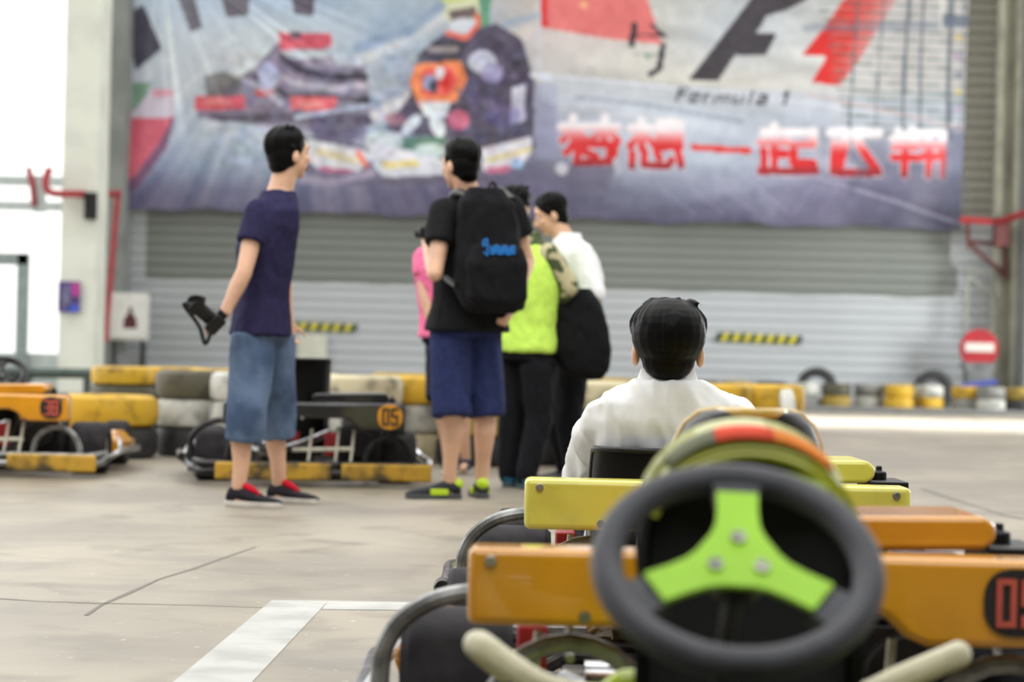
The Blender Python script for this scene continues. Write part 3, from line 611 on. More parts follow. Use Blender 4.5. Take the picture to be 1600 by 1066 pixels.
# ------------------------------------------------------------------ go-karts (local frame: origin on the ground under the rear bumper, +y is forward)
def hoopc(mb, cx, y, z0, R, r):
    mb.tube([(cx+R*math.cos(a), y, z0+R*1.12*math.sin(a)) for a in [PI*k/12 for k in range(13)]], r, 10, smooth=False)
DIG = {'0': [[(0, 0), (1, 0), (1, 1), (0, 1), (0, 0)]], '9': [[(1, .5), (0, .5), (0, 0), (1, 0), (1, 1), (0, 1), (0, .85)]],
       '5': [[(1, 0), (0, 0), (0, .45), (1, .45), (1, 1), (0, 1), (0, .85)]], '3': [[(0, 0), (1, 0), (1, 1), (0, 1)], [(.3, .5), (1, .5)]], '8': [[(0, 0), (1, 0), (1, 1), (0, 1), (0, 0)], [(0, .5), (1, .5)]]}
def digits(txt, cx, y, cz, w_, h, t, gap):
    mb = MB(); n = len(txt); tot = n*w_+(n-1)*gap; x = cx-tot/2
    for ch in txt:
        for s in DIG[ch]:
            for (a, b), (c, d) in zip(s[:-1], s[1:]):
                p = Vector((x+a*w_, y, cz+h/2-b*h)); q = Vector((x+c*w_, y, cz+h/2-d*h)); dv = (q-p); L = dv.length
                mb.box((p+q)/2-Vector((0, .0004*len(mb.f)/6, 0)), (L+t, .004, t), Matrix.Rotation(-math.atan2(dv.z, dv.x), 3, 'Y'))
        x += w_+gap
    return mb
def rtire(r, w_):
    return MB().lathe([(r*.5, -w_*.44), (r*.6, -w_*.5), (r*.88, -w_*.5), (r*.98, -w_*.42), (r, -w_*.25), (r, w_*.25), (r*.98, w_*.42), (r*.88, w_*.5), (r*.6, w_*.5), (r*.5, w_*.44)], (0, 0, 0), 'x', 40)
def wheelring(parent, c, tiltang, R, r, m_ring, m_plate, yaw=0, name='steering_wheel'):
    """wheel lies in a local xy plane (y up the wheel), turned back to face the driver"""
    rot = Matrix.Rotation(PI/2-tiltang, 3, 'X') @ Matrix.Rotation(yaw, 3, 'Z')
    def T(mb): mb.v = [Vector(c)+rot @ v for v in mb.v]; return mb
    mb = MB(); N = 64
    pts = []
    for k in range(N):
        a = 2*PI*k/N; pts.append((R*math.cos(a), R*math.sin(a), 0))
    mb.tube(pts, r, 16, closed=True, smooth=False)
    for k in range(3):   # rubber roots of the spokes
        a = PI/2+k*2*PI/3; d = Vector((math.cos(a), math.sin(a), 0)); s = Vector((-d.y, d.x, 0))
        mb.rings([[d*q+s*a2*wd+Vector((0, 0, b2*.009)) for a2, b2 in ((-1, -1), (1, -1), (1, 1), (-1, 1))] for q, wd in ((.1, .024), (.125, .027), (R, .045))])
    ring = obj(name, T(mb), m_ring, parent, smooth=40)
    # plate: three arms with filleted corners
    P = []
    for k in range(3):
        a = PI/2+k*2*PI/3; d = Vector((math.cos(a), math.sin(a), 0)); s = Vector((-d.y, d.x, 0))
        for q in (-1, 1):
            if q == -1: seq = [(.036, -.031), (.052, -.0255), (.075, -.0235), (.108, -.024)]
            else: seq = [(.108, .024), (.075, .0235), (.052, .0255), (.036, .031)]
            P += [d*l+s*w2 for l, w2 in seq]
    mb = MB(); n = len(P); mb.add([p+Vector((0, 0, .009)) for p in P]+[p+Vector((0, 0, .016)) for p in P], [tuple(range(n)), tuple(range(2*n-1, n-1, -1))]+[(i, (i+1) % n, (i+1) % n+n, i+n) for i in range(n)])
    obj('spoke_plate', T(mb), m_plate, ring, smooth=20, bevel=.0015)
    for k in range(3):
        a = PI/2+k*2*PI/3; mb = MB(); mb.lathe([(.0005, .016), (.0085, .016), (.0085, .021), (.0045, .0215), (.004, .019), (.0005, .019)], (.03*math.cos(a), .03*math.sin(a), 0), 'z', 18); obj('bolt', T(mb), ALU, ring)
    return ring
def seat(kart, cx, y0, top, m_shell, m_rim=None, w_=.2, lean=.16, rounded=True):
    # shell lofted from the front lip under the thighs, along the floor, up the back
    prof = [(y0+.46, .14, .62), (y0+.40, .10, .85), (y0+.28, .075, .95), (y0+.15, .08, 1), (y0+.07, .13, 1), (y0+.035, .2, 1), (y0, .28, 1.0)]
    k = 8
    for i in range(1, k+1):
        f = i/k; prof.append((y0-lean*f, .28+(top-.28)*math.sin(f*PI/2)**(.9), (1-.02*f) if not rounded else max(.3, (1-(f**3.2)*.62))))
    rs = []; n = 14; edges = [[], []]
    for i, (y, z, ws) in enumerate(prof):
        row = []; back = min(1, max(0, (i-3)/3))
        for j in range(n+1):
            a = (j/n*2-1)
            sx = math.sin(a*PI/2*.96)*w_*ws; lift = (1-math.cos(a*PI/2*.96))
            row.append(Vector((cx+sx, y+lift*(.11*back), z+lift*(.12*(1-back)))))
        rs.append(row)
    vs = [p for r_ in rs for p in r_]; m_ = n+1
    mb = MB(); mb.add(vs, [(i*m_+j, i*m_+j+1, (i+1)*m_+j+1, (i+1)*m_+j) for i in range(len(rs)-1) for j in range(n)])
    s = obj('seat', mb, m_shell, kart, smooth=60); so = s.modifiers.new('t', 'SOLIDIFY'); so.thickness = .009; so.offset = 0
    rim = [r_[0] for r_ in rs]+rs[-1][1:]+[r_[-1] for r_ in rs[::-1]][1:]
    mb = MB(); mb.tube(rim, .009, 8, smooth=False); obj('seat_rim', mb, m_rim or m_shell, s, smooth=60)
    for sx in (-1, 1):
        mb = MB(); mb.tube([(cx+sx*.18, y0-.02, .1), (cx+sx*w_, y0+.05, .3)], .01, 8, smooth=False); obj('seat_stay', mb, STL, s)
def kart(label, loc, rz, body, plate_col, num, numcol, seat_x=-.1, seat_top=.62, body2=None, rim=None, tube=GRY, seatm=None, sleeve=None, extra=None, num_at=.395, rounded=True, group='rental go-karts parked in the pit lane', wheel_tilt=.9, wheel_mats=None, wyaw=0, wcol=.52, wx=None, seat_w=.2, lean=.16, cover_drop=0, edx=-.025, pr_=.054):
    K = thing('go_kart', label, 'go-kart', loc, rz)
    body2 = body2 or body
    # chassis
    mb = MB()
    for sx in (-1, 1): mb.tube([(sx*.34, .08, .075), (sx*.34, .6, .07), (sx*.36, 1.1, .065), (sx*.27, 1.5, .065), (sx*.22, 1.72, .07)], .016, 10)
    for y in (.1, .62, 1.12, 1.45): mb.tube([(-.33, y, .07), (.33, y, .07)], .015, 10)
    mb.tube([(-.46, 1.5, .13), (-.3, 1.47, .1), (.3, 1.47, .1), (.46, 1.5, .13)], .014, 8)
    obj('chassis', mb, STL, K)
    mb = MB(); mb.box((0, 1.16, .052), (.56, 1.05, .012)); obj('floor_tray', mb, mat('floor_tray_metal', (120, 118, 114), .45, .6, noise_amt=.3, scale=10), K, bevel=.004)
    mb = MB(); mb.tube([(-.5, .5, .14), (.5, .5, .14)], .017, 12); mb.lathe([(.02, -.006), (.075, -.006), (.075, .006), (.02, .006)], (.16, .5, .14), 'x', 24); obj('rear_axle', mb, ALU, K)
    for sx, y, r_, w_ in ((-.49, .52, .142, .2), (.49, .52, .142, .2), (-.47, 1.5, .13, .13), (.47, 1.5, .13, .13)):
        t_ = obj('tire', rtire(r_, w_), RUB, K); t_.location = (sx, y, r_)
        s = 1 if sx > 0 else -1
        mb = MB(); mb.lathe([(.02, s*w_*.2), (r_*.3, s*w_*.2), (r_*.5, s*w_*.42), (r_*.53, s*w_*.42), (r_*.53, -s*w_*.42), (r_*.5, -s*w_*.42), (r_*.3, s*w_*.1), (.02, s*w_*.1)], (0, 0, 0), 'x', 24); obj('rim', mb, ALU, t_)
    # rear bumper bar with painted sleeves and the hoops above
    mb = MB(); mb.tube([(-.6, .22, .075), (-.56, .05, .075), (-.48, 0, .075), (.5, 0, .075), (.58, .05, .075), (.6, .3, .075)], .02, 10); mb.tube([(-.6, .22, .12), (-.55, .04, .12), (-.48, -.005, .12), (.5, -.005, .12), (.58, .05, .12), (.6, .3, .12)], .016, 10)
    rb = obj('rear_bumper', mb, tube, K)
    SLM = sleeve or mat('worn_yellow_sleeve', (190, 148, 44), .6, noise_amt=.6, scale=9, second=(70, 60, 36))
    for x0, x1 in ((-.5, .1), (.15, .62)):
        mb = MB(); mb.box(((x0+x1)/2, -.022, .082), (x1-x0, .035, .09)); obj('bumper_sleeve', mb, SLM, rb, bevel=.012)
    for cx in (-.30, .40):
        mb = MB(); hoopc(mb, cx, .03, .13, .125 if cx > 0 else .14, .016); mb.tube([(cx, .03, .26), (cx, .1, .27), (cx, .12, .33)], .008, 6); obj('guard_hoop', mb, tube, K)
    # side guard round the left rear tire and the side rail
    mb = MB(); mb.tube([(-.615, .34, .06), (-.622, .37, .16), (-.612, .37, .235), (-.565, .37, .292), (-.48, .37, .325), (-.3, .37, .335)], .017, 10); obj('tire_guard', mb, tube, K)
    for sx in (-1, 1):
        mb = MB(); mb.tube([(sx*.6, .25, .08), (sx*.66, .36, .12), (sx*.665, .7, .13), (sx*.66, 1.1, .12), (sx*.55, 1.33, .09), (sx*.36, 1.3, .07)], .016, 10)
        mb.tube([(sx*.655, .5, .13), (sx*.6, .8, .18), (sx*.5, 1.25, .1)], .012, 8)
        sr_ = obj('side_rail', mb, CHR, K)
        if sx < 0:
            mb = MB(); mb.lathe([(.001, -.03), (.02, -.03), (.024, -.01), (.024, .03), (.001, .03)], (-.668, .33, .135), 'y', 16); obj('rail_cap', mb, STL, sr_)
        mb = MB(); mb.rings([[(sx*x, y, z) for x, z in ((.40, .08), (.60, .1), (.62, .16), (.56, h_), (.42, h_-.02))] for y, h_ in ((.76, .19), (.85, .23), (1.15, .22), (1.28, .17))]); obj('side_pod', mb, body, K, bevel=.012)
    # rear body panel
    n = 16; pr = [(-.465, .318), (-.466, .44), (.466, .44), (.466, .302), (.26, .30)]
    pr += [(.225, .315), (.195, .345), (.155, .36), (-.10, .36), (-.15, .34), (-.18, .318)]
    mb = MB(); mb.prism(pr, -.035, .075, 'xz'); pnl = obj('body_panel', mb, body, K, bevel=.014)
    for bx, bz in ((-.28, .335), (-.43, .42), (.43, .42), (-.06, .36)):
        mb = MB(); mb.lathe([(.001, -.042), (.008, -.042), (.01, -.036), (.01, -.03), (.001, -.03)], (bx, 0, bz), 'y', 12)
        obj('panel_bolt', mb, ALU, pnl)
    if num:
        mb = MB(); mb.rings([[(num_at+pr_*math.copysign(abs(math.cos(a))**.8, math.cos(a)), y, .374+pr_*math.copysign(abs(math.sin(a))**.8, math.sin(a))) for a in [2*PI*k/28 for k in range(28)]] for y in (-.036, -.041)])
        npl = obj('number_plate', mb, plate_col, K, smooth=30)
        obj('number', digits(num, num_at, -.043, .374, pr_*.42, pr_*1.24, pr_*.17, pr_*.3), numcol, npl, smooth=0)
    # engine side: block, fins, cover, tank
    mb = MB(); mb.box((.27, .36, .2), (.22, .24, .2)); 
    for k in range(7): mb.box((.27, .36, .31+k*.014), (.19, .2, .006))
    mb.lathe([(.001, -.02), (.07, -.02), (.075, 0), (.07, .02), (.001, .02)], (.27, .21, .22), 'y', 24); obj('engine', mb, mat('engine_black', (40, 38, 38), .5, .5, noise_amt=.4, scale=18), K, bevel=.004)
    mb = MB(); mb.rings([[(x, y, z) for x, z in ((.04, .425), (.42, .435), (.44, .45), (.44, .475), (.42, .492), (.05, .485), (.03, .47))] for y in (.2, .46)]); mb.v = [v-Vector((-edx, 0, cover_drop)) for v in mb.v]; obj('engine_cover', mb, body2, K, bevel=.01)
    mb = MB(); mb.box((.35+edx, .33, .405-cover_drop), (.12, .16, .02)); obj('cover_bracket', mb, body2, K, bevel=.004)
    mb = MB(); mb.box((.475+edx, .3, .355-cover_drop), (.1, .2, .17)); mb.lathe([(.001, .435), (.02, .435), (.02, .46), (.008, .462), (.008, .475), (.001, .475)], (.465+edx, .3, -cover_drop), 'z', 14); obj('fuel_tank', mb, BLK, K, bevel=.018)
    mb = MB(); mb.tube([(.1, .2, .28), (-.05, .16, .22), (-.22, .22, .17), (-.3, .33, .18)], .022, 10); mb.lathe([(.001, -.07), (.035, -.07), (.035, .07), (.001, .07)], (-.2, .2, .2), 'x', 18); obj('exhaust', mb, CHR, K)
    for nm_, bc_, bs_ in (('brake_box', (-.36, .17, .25), (.05, .08, .1)), ('starter_box', (.1, .12, .22), (.06, .05, .12)), ('cable_clamp', (-.12, .1, .26), (.12, .03, .05))):
        mb = MB(); mb.box(bc_, bs_); obj(nm_, mb, RED, K, bevel=.006)
    CS = mat('cream_stay', (198, 194, 176), .5, noise_amt=.2)
    for x in (-.37, -.2, -.02, .12, .2):
        mb = MB(); mb.tube([(x, .02, .12), (x+.02, .06, .3)], .008, 8, smooth=False); obj('bumper_stay', mb, CS, K)
    mb = MB(); mb.tube([(-.1, .05, .19), (.22, .05, .2)], .012, 8); obj('cross_tube', mb, CS, K)
    # seat, column, wheel, nose
    if seat_top: seat(K, seat_x, .38, seat_top, seatm or BLK, rim, w_=seat_w, rounded=rounded, lean=lean)
    wm = wheel_mats or (BLK, BLK); wxx = seat_x if wx is None else wx
    ring = wheelring(K, (wxx, .85, wcol), wheel_tilt, .147, .0185, wm[0], wm[1], wyaw)
    mb = MB(); d_ = Vector((0, math.sin(wheel_tilt), -math.cos(wheel_tilt))); p = Vector((wxx, .85, wcol))
    nrm = Vector((0, math.cos(PI/2-wheel_tilt+0)*0, 0)); axd = Matrix.Rotation(PI/2-wheel_tilt, 3, 'X') @ Vector((0, 0, -1)); mb.tube([p+axd*.002, p+axd*.03], .03, 16, smooth=False); mb.tube([p+axd*.03, (wxx*.7, 1.3, .14)], .011, 10, smooth=False); obj('steering_column', mb, STL, K)
    mb = MB(); mb.rings([[(x*ws, y, z0+z*hs) for x, z in ((-.2, 0), (.2, 0), (.2, .5), (.12, 1), (-.12, 1), (-.2, .5))] for y, ws, z0, hs in ((1.38, .9, .16, .17), (1.6, 1.1, .1, .16), (1.82, .95, .09, .08))]); obj('nose_cone', mb, body, K, bevel=.02)
    mb = MB(); mb.tube([(-.36, 1.6, .08), (-.5, 1.72, .085), (-.38, 1.84, .085), (.38, 1.84, .085), (.5, 1.72, .085), (.36, 1.6, .08)], .016, 10); obj('front_bumper', mb, tube, K)
    for sx in (-1, 1):
        mb = MB(); mb.box((sx*.13, 1.52, .13), (.07, .015, .12), Matrix.Rotation(-.5, 3, 'X')); obj('pedal', mb, ALU, K, bevel=.003)
    if extra: extra(K)
    return K
OR = mat('orange_fibreglass', (220, 150, 26), .22, coat=.6, noise_amt=.1, scale=4)
YL = mat('yellow_fibreglass', (226, 218, 92), .3, coat=.4, noise_amt=.3, scale=5, second=(196, 186, 74), mask=(.5, .75))
BK = mat('black_fibreglass', (30, 30, 32), .3, coat=.4, noise_amt=.2)
PO = mat('plate_orange', (232, 160, 36), .4, noise_amt=.1); PB = mat('plate_black', (42, 40, 40), .35)
NR = mat('number_red', (206, 92, 76), .5, noise_amt=.1); NK = mat('number_black', (40, 36, 34), .5)
GOLD = mat('gold_piping', (214, 176, 84), .3, coat=.5, noise_amt=.1)
SH = mat('seat_black', (30, 24, 24), .4, noise_amt=.2)
kart('black number 05 kart parked before the tire barrier behind the navy shirt man', (Gz(487, 11.9, 0).x, 11.9, 0), math.radians(9), BK, PO, '05', NK, seat_x=-.1, seat_top=.66, rounded=False, tube=STL, pr_=.064, seat_w=.21, wcol=.48)
kart('orange number 38 kart cut off by the left edge of the photo', (-2.80, 12.15, 0), 0, OR, PB, '38', NR, seat_x=-.1, seat_top=.5, tube=GRY, num_at=.38, edx=-.14, pr_=.058)
YX = .505
kart('yellow kart in which the man in the white shirt sits', (YX, 5.57, 0), 0, YL, PB, None, NR, seat_x=-.11, seat_top=.5, tube=GRY, rounded=False, seat_w=.18, lean=.14)
OX = .405
kart('orange number 09 kart right behind the yellow kart', (OX, 3.65, 0), 0, OR, PB, '09', NR, seat_x=.015, seat_top=.655, rim=GOLD, seatm=SH, seat_w=.145, num_at=.40, lean=.12, wcol=.46)
def fairing(K):
    LIME = mat('lime_fairing', (170, 172, 48), .3, coat=.4, noise_amt=.12, scale=6); GRN = mat('olive_green_fairing', (146, 170, 48), .35, coat=.3, noise_amt=.15)
    cx = .042; y0 = 1.17
    def arch(hw, ztop, zsh, zb, n=20, p=2.3):
        P = [(cx-hw, zb)]
        for k in range(n+1):
            a = PI-PI*k/n; c_, s_ = math.cos(a), math.sin(a)
            P.append((cx+hw*math.copysign(abs(c_)**(2/p), c_), zsh+(ztop-zsh)*abs(s_)**(2/p*.95)))
        P.append((cx+hw, zb)); return P
    # outer shell: a hood swept forward, open towards the driver
    secs = [(y0-.035, .130, .632, .51, .33), (y0-.005, .1355, .648, .52, .33), (y0+.03, .138, .660, .53, .33), (y0+.08, .13, .662, .53, .3), (y0+.17, .11, .60, .49, .26), (y0+.26, .07, .47, .4, .22)]
    rs = [[(x, y, z) for x, z in arch(hw, zt, zs, zb, p=2.05)] for y, hw, zt, zs, zb in secs]
    mb = MB(); n = len(rs[0]); k_ = len(rs)
    for i in range(k_-1):
        for a in range(n-1):
            up_ = 2 < a < n-4
            mb.add([rs[i][a], rs[i][a+1], rs[i+1][a+1], rs[i+1][a]], [(0, 1, 2, 3)], 0 if up_ else 1)
    mb.add(rs[-1], [tuple(range(n))], 1)
    DKF = mat('black_felt', (24, 24, 22), .9, noise_amt=.1)
    f = obj('front_fairing', mb, [LIME, DKF], K, smooth=50)
    bm = bmesh.new(); bm.from_mesh(f.data); bmesh.ops.remove_doubles(bm, verts=bm.verts, dist=.0005); bm.to_mesh(f.data); bm.free()
    so = f.modifiers.new('t', 'SOLIDIFY'); so.thickness = .012; so.offset = -1
    P = [p for p in arch(.128, .630, .51, .5, p=2.05) if p[1] > .545]; mb = MB(); mb.tube([(x, y0-.036, z) for x, z in P], .006, 10, smooth=False); obj('fairing_lip', mb, LIME, f, smooth=60)
    def patch(i0, i1, m_, nm):
        A_ = arch(.1405, .6635, .53, .33, n=30, p=2.05)[1:-1][i0:i1+1]; B_ = arch(.1325, .6645, .53, .33, n=30, p=2.05)[1:-1][i0:i1+1]; C_ = arch(.1375, .6505, .52, .33, n=30, p=2.05)[1:-1][i0:i1+1]; k = len(A_)
        vs = [Vector((x, y0-.007, z)) for x, z in C_]+[Vector((x, y0+.03, z)) for x, z in A_]+[Vector((x, y0+.075, z)) for x, z in B_]
        mb = MB(); mb.add(vs, [(r_*k+i, r_*k+i+1, (r_+1)*k+i+1, (r_+1)*k+i) for r_ in (0, 1) for i in range(k-1)]); o = obj(nm, mb, m_, f, smooth=60); s2 = o.modifiers.new('t', 'SOLIDIFY'); s2.thickness = .003; s2.offset = 0
    patch(12, 17, mat('red_sticker', (226, 84, 60), .8, spec=.2, noise_amt=.1), 'sticker'); patch(17, 23, mat('orange_sticker', (226, 132, 56), .8, spec=.2, noise_amt=.1), 'sticker'); patch(7, 12, mat('grey_sticker', (120, 122, 100), .8, spec=.2, noise_amt=.1), 'sticker')
    mb = MB(); mb.prism(arch(.124, .628, .51, .30, p=2.05), y0-.012, y0+.012); obj('bulkhead', mb, DKF, f)
    mb = MB()
    mb.rings([[(x, y0-.012, z) for x, z in arch(.1, .622, .592, .586, p=2.1)], [(x, y0-.055, z) for x, z in arch(.094, .606, .586, .581, p=2.1)]]); obj('dash_pad', mb, GRN, f, bevel=.006)
    mb = MB(); mb.tube([(cx-.1, y0+.02, .34), (cx-.08, y0-.02, .2), (cx-.1, y0-.05, .07)], .012, 8); mb.tube([(cx+.1, y0+.02, .34), (cx+.08, y0-.02, .2), (cx+.1, y0-.05, .07)], .012, 8); obj('fairing_stay', mb, STL, f)
    # cream bumper tube across the front
    CR = mat('cream_bumper', (198, 190, 156), .45, coat=.2, noise_amt=.08)
    mb = MB(); gx = K.location.x; D = 3.12
    pts = [G(x, y, D) for x, y in ((755, 1003), (800, 1030), (870, 1062), (1000, 1078), (1150, 1082), (1320, 1075), (1410, 1048), (1500, 1020))]
    pts = [Vector((p.x-gx, p.y-K.location.y-(.10*math.sin(i/7*PI)-.05), p.z)) for i, p in enumerate(pts)]
    for p in pts: p.z -= .012
    pts = [pts[0]+Vector((.03, .2, -.06)), pts[0]+Vector((-.008, .05, -.008))]+pts+[pts[-1]+Vector((.008, .05, -.008)), pts[-1]+Vector((-.03, .2, -.06))]
    mb.tube(pts, .019, 12); c = obj('nose_bumper', mb, CR, K)
    mb = MB()
    for q in (pts[4], pts[-5]): mb.tube([q, (q.x*.9, q.y-.02, .1)], .014, 8, smooth=False)
    obj('bumper_leg', mb, STL, c)
WG = mat('wheel_green', (160, 214, 40), .4, noise_amt=.05); WR = mat('wheel_grey_rubber', (62, 62, 68), .55, noise_amt=.15, scale=30)
GX = .262
kart('green spoked kart in the foreground with a lime front fairing', (GX, 1.73, 0), 0, mat('lime_fibreglass', (170, 190, 50), .3, coat=.4, noise_amt=.1), PB, None, NR, seat_x=0, seat_top=.36, seatm=SH, extra=fairing, wheel_mats=(WR, WG), wheel_tilt=math.radians(51), wcol=.517, wyaw=-.05, wx=-.003, cover_drop=.17)
# ------------------------------------------------------------------ people
def cloth(name, rgb, **k):
    k.setdefault('noise_amt', .12); k.setdefault('scale', 30); k.setdefault('bump', .1)
    k.setdefault('spec', .15)
    return mat(name, rgb, .9, **k)
def basis(f):
    f = Vector(f).normalized(); up = Vector((0, 0, 1)); r = f.cross(up).normalized(); u = r.cross(f); return f, r, u
def rotm(f):
    f, r, u = basis(f); return Matrix((r, f, u)).transposed()
def oval(c, r, f, a, b, n=20, p=2.4):
    out = []
    for k in range(n):
        t = 2*PI*k/n; x = math.copysign(abs(math.cos(t))**(2/p), math.cos(t)); y = math.copysign(abs(math.sin(t))**(2/p), math.sin(t)); out.append(Vector(c)+r*(a*x)+f*(b*y))
    return out
def torso_rings(pel, chest, neck, f, s=1.0, inf=0.0, hw=None):
    f = Vector((f[0], f[1], 0)).normalized(); r = f.cross(Vector((0, 0, 1)))
    def L(t):   # 0 pelvis 0.62 chest 1 neck
        return pel.lerp(chest, t/.62) if t < .62 else chest.lerp(neck, (t-.62)/.38)
    rows = [(-.12, .155, .115), (0, .165, .12), (.2, .15, .108), (.4, .16, .112), (.6, .178, .12), (.75, .185, .113), (.86, .175, .095), (.93, .12, .08), (1.0, .065, .062)]
    return [oval(L(t) if t >= 0 else pel+(pel-chest)*(-t), r, f, a*s+inf, b*s+inf) for t, a, b in rows]
def hand(mb, wr, d, palm_n, side, sc=1.0, curl=.5):
    d = Vector(d).normalized(); n = (Vector(palm_n)-d*Vector(palm_n).dot(d)).normalized(); s = d.cross(n).normalized()*side
    R = Matrix((s, d, n)).transposed()
    mb.ball(wr+d*.045*sc, (.041*sc, .052*sc, .017*sc), 12, 8, R); mb.cap(wr-d*.01, .027*sc, wr+d*.03*sc, .028*sc)
    for i, L in enumerate((.070, .079, .073, .058)):
        a = (i-1.5)*-.021*sc; p = wr+d*.085*sc+s*(-a); dd = (d+s*(-a)*3).normalized(); q = p
        for k, (f_, r0) in enumerate(((.42, .0095), (.32, .0085), (.26, .0075))):
            ang = curl*(.5+k*.75); v = (dd*math.cos(ang)+n*math.sin(ang)).normalized(); q2 = q+v*L*f_*sc; mb.cap(q, r0*sc, q2, (r0-.001)*sc, 8); q = q2
    p = wr+d*.025*sc+s*.03*sc; v = (d*.7+s*.75+n*.25).normalized(); q = p+v*.042*sc; mb.cap(p, .013*sc, q, .0105*sc, 8); mb.cap(q, .0105*sc, q+(v*.5+d*.6+n*.3*curl).normalized()*.032*sc, .009*sc, 8)
def person(label, J, look, face, s=1.0, vox=.009, top=None, bottom=None, legs='shorts', sleeve='short', hem=None, shoes=(BLK, BLK), laces=None, skin=SKIN, hand_dir=(None, None), curl=.6, collar=False, hairscale=1.0, extra=None, topinf=.022, hairlong=0, hairflat=0, topname='shirt', trim=None, sleeves=None, leg_r=1.0, wr=.006, sock=None, hair_seed=0):
    base = (J['ankL']+J['ankR'])/2; base = Vector((base.x, base.y, 0))
    P = thing('person', label, 'person', base)
    fd, rt, _ = basis((look[0], look[1], 0))
    f2, r2, u2 = basis(face); R = Matrix((r2, f2, u2)).transposed(); hc = J['head']
    # body: one continuous skin
    b = MB()
    b.rings(torso_rings(J['pel'], J['chest'], J['neck'], look, s*.93))
    b.cap(J['neck']-Vector((0, 0, .03)), .062*s, hc-u2*.06*s-f2*.01*s, .054*s, 16)
    b.ball(hc+u2*.02*s-f2*.008*s, (.074*s, .094*s, .093*s), 20, 14, R); b.ball(hc-u2*.035*s+f2*.03*s, (.058*s, .062*s, .07*s), 16, 12, R); b.ball(hc-u2*.092*s+f2*.06*s, (.026*s, .024*s, .02*s), 10, 8, R)
    b.cap(hc+f2*.09*s+u2*.005*s, .009*s, hc+f2*.106*s-u2*.028*s, .013*s, 8)           # nose
    for k in (-1, 1):
        b.ball(hc+r2*(.077+hairflat*.55)*s*k-f2*.006*s-u2*(.02+hairflat)*s, (.013*s, .022*s, .033*s), 10, 8, R)   # ears
        b.ball(hc+r2*.034*s*k+f2*.074*s+u2*.03*s, (.024*s, .014*s, .008*s), 8, 6, R)   # brow
        b.ball(hc+r2*.04*s*k+f2*.068*s-u2*.02*s, (.02*s, .015*s, .016*s), 8, 6, R)
    for k, S_ in ((-1, 'L'), (1, 'R')):
        sh, el, wr_ = J['sh'+S_], J['el'+S_], J['wr'+S_]
        b.cap(sh, .052*s, sh.lerp(el, .5), .045*s, 14); b.cap(sh.lerp(el, .5), .045*s, el, .037*s, 14)
        b.cap(el, .038*s, el.lerp(wr_, .3), .039*s, 14); b.cap(el.lerp(wr_, .3), .039*s, wr_, .026*s, 14)
        hd = hand_dir[0 if k < 0 else 1] or ((wr_-el), fd*.4-rt*k)
        hand(b, wr_, hd[0], hd[1], k, s, curl)
        hp, kn, an = J['hip'+S_], J['kn'+S_], J['ank'+S_]
        b.cap(hp, .083*s*leg_r, hp.lerp(kn, .5), .068*s*leg_r, 16); b.cap(hp.lerp(kn, .5), .068*s*leg_r, kn, .051*s*leg_r, 16)
        kd = (J['toe'+S_]-an); kd = Vector((kd.x, kd.y, 0)).normalized()
        calf = kn.lerp(an, .3)-kd*.012; b.cap(kn, .05*s*leg_r, calf, .054*s*leg_r, 16); b.cap(calf, .054*s*leg_r, kn.lerp(an, .7), .038*s*leg_r, 16); b.cap(kn.lerp(an, .7), .038*s*leg_r, an, .034*s*leg_r, 16); b.ball(an-Vector((0, 0, .035)), (.035, .035, .035))
        b.cap(an-Vector((0, 0, .05)), .03, J['toe'+S_]-kd*.05+Vector((0, 0, .008)), .022)
    body = organic('body', b, skin, P, vox, 5)
    # face details
    for k in (-1, 1):
        mb = MB(); e = hc+r2*.032*s*k+f2*.079*s+u2*.012*s; mb.ball(e, (.013*s, .009*s, .007*s), 10, 8, R); ey = obj('eye', mb, EYEW, P, world=True)
        mb = MB(); mb.ball(e+f2*.007*s, (.0055*s, .003*s, .0055*s), 8, 6, R); obj('iris', mb, HAIR, ey, world=True)
        mb = MB(); mb.cap(e+u2*.022*s-r2*k*.014*s+f2*.006*s, .0035*s, e+u2*.022*s+r2*k*.016*s, .003*s, 8); obj('eyebrow', mb, HAIR, P, world=True)
    mb = MB(); m0 = hc+f2*.092*s-u2*.06*s; mb.ball(m0, (.022*s, .007*s, .0045*s), 12, 6, R); mb.ball(m0-u2*.007*s, (.018*s, .007*s, .0045*s), 12, 6, R); obj('mouth', mb, LIP, P, world=True)
    # hair
    h = MB(); q = hairscale*s; rnd = random.Random(hair_seed)
    h.ball(hc+u2*(.037-hairflat)*s-f2*(.022*s+(q-s)*.1), (.086*q, .096*s+.05*(q-s), .09*q*(1-hairflat*4)), 20, 14, R); h.ball(hc-u2*.002*s-f2*.034*s, ((.082 if hairflat == 0 else .072)*q, .075*q, .085*q), 18, 12, R); h.ball(hc+u2*.032*s-f2*.022*s, (.0875*q, .07*q, .052*q), 18, 12, R); h.ball(hc-u2*(.05+hairlong)*s-f2*.048*s, (.062*q, .05*q, .05*q), 14, 10, R)
    for k in (-1, 1): h.cap(hc+r2*.074*s*k+f2*.012*s+u2*.03*s, .014*s, hc+r2*.075*s*k+f2*.012*s-u2*.005*s, .008*s, 8)
    for i in range(46):
        a = rnd.random()*2*PI; el_ = .1+rnd.random()*1.4; el_ = max(el_, .95) if math.sin(a) > -.1 else el_; dv = (r2*math.cos(a)*math.cos(el_)+f2*math.sin(a)*math.cos(el_)*1.1+u2*math.sin(el_)).normalized()
        st_ = hc+u2*(.026-hairflat*1.6)*s-f2*.014*s+Vector(dv)*.072*q; tw = (dv*.3+f2*.5+r2*(rnd.random()-.5)*.6-u2*.5).normalized(); h.cap(st_, .016*s, st_+tw*.03*s+dv*.005*s, .008*s, 6)
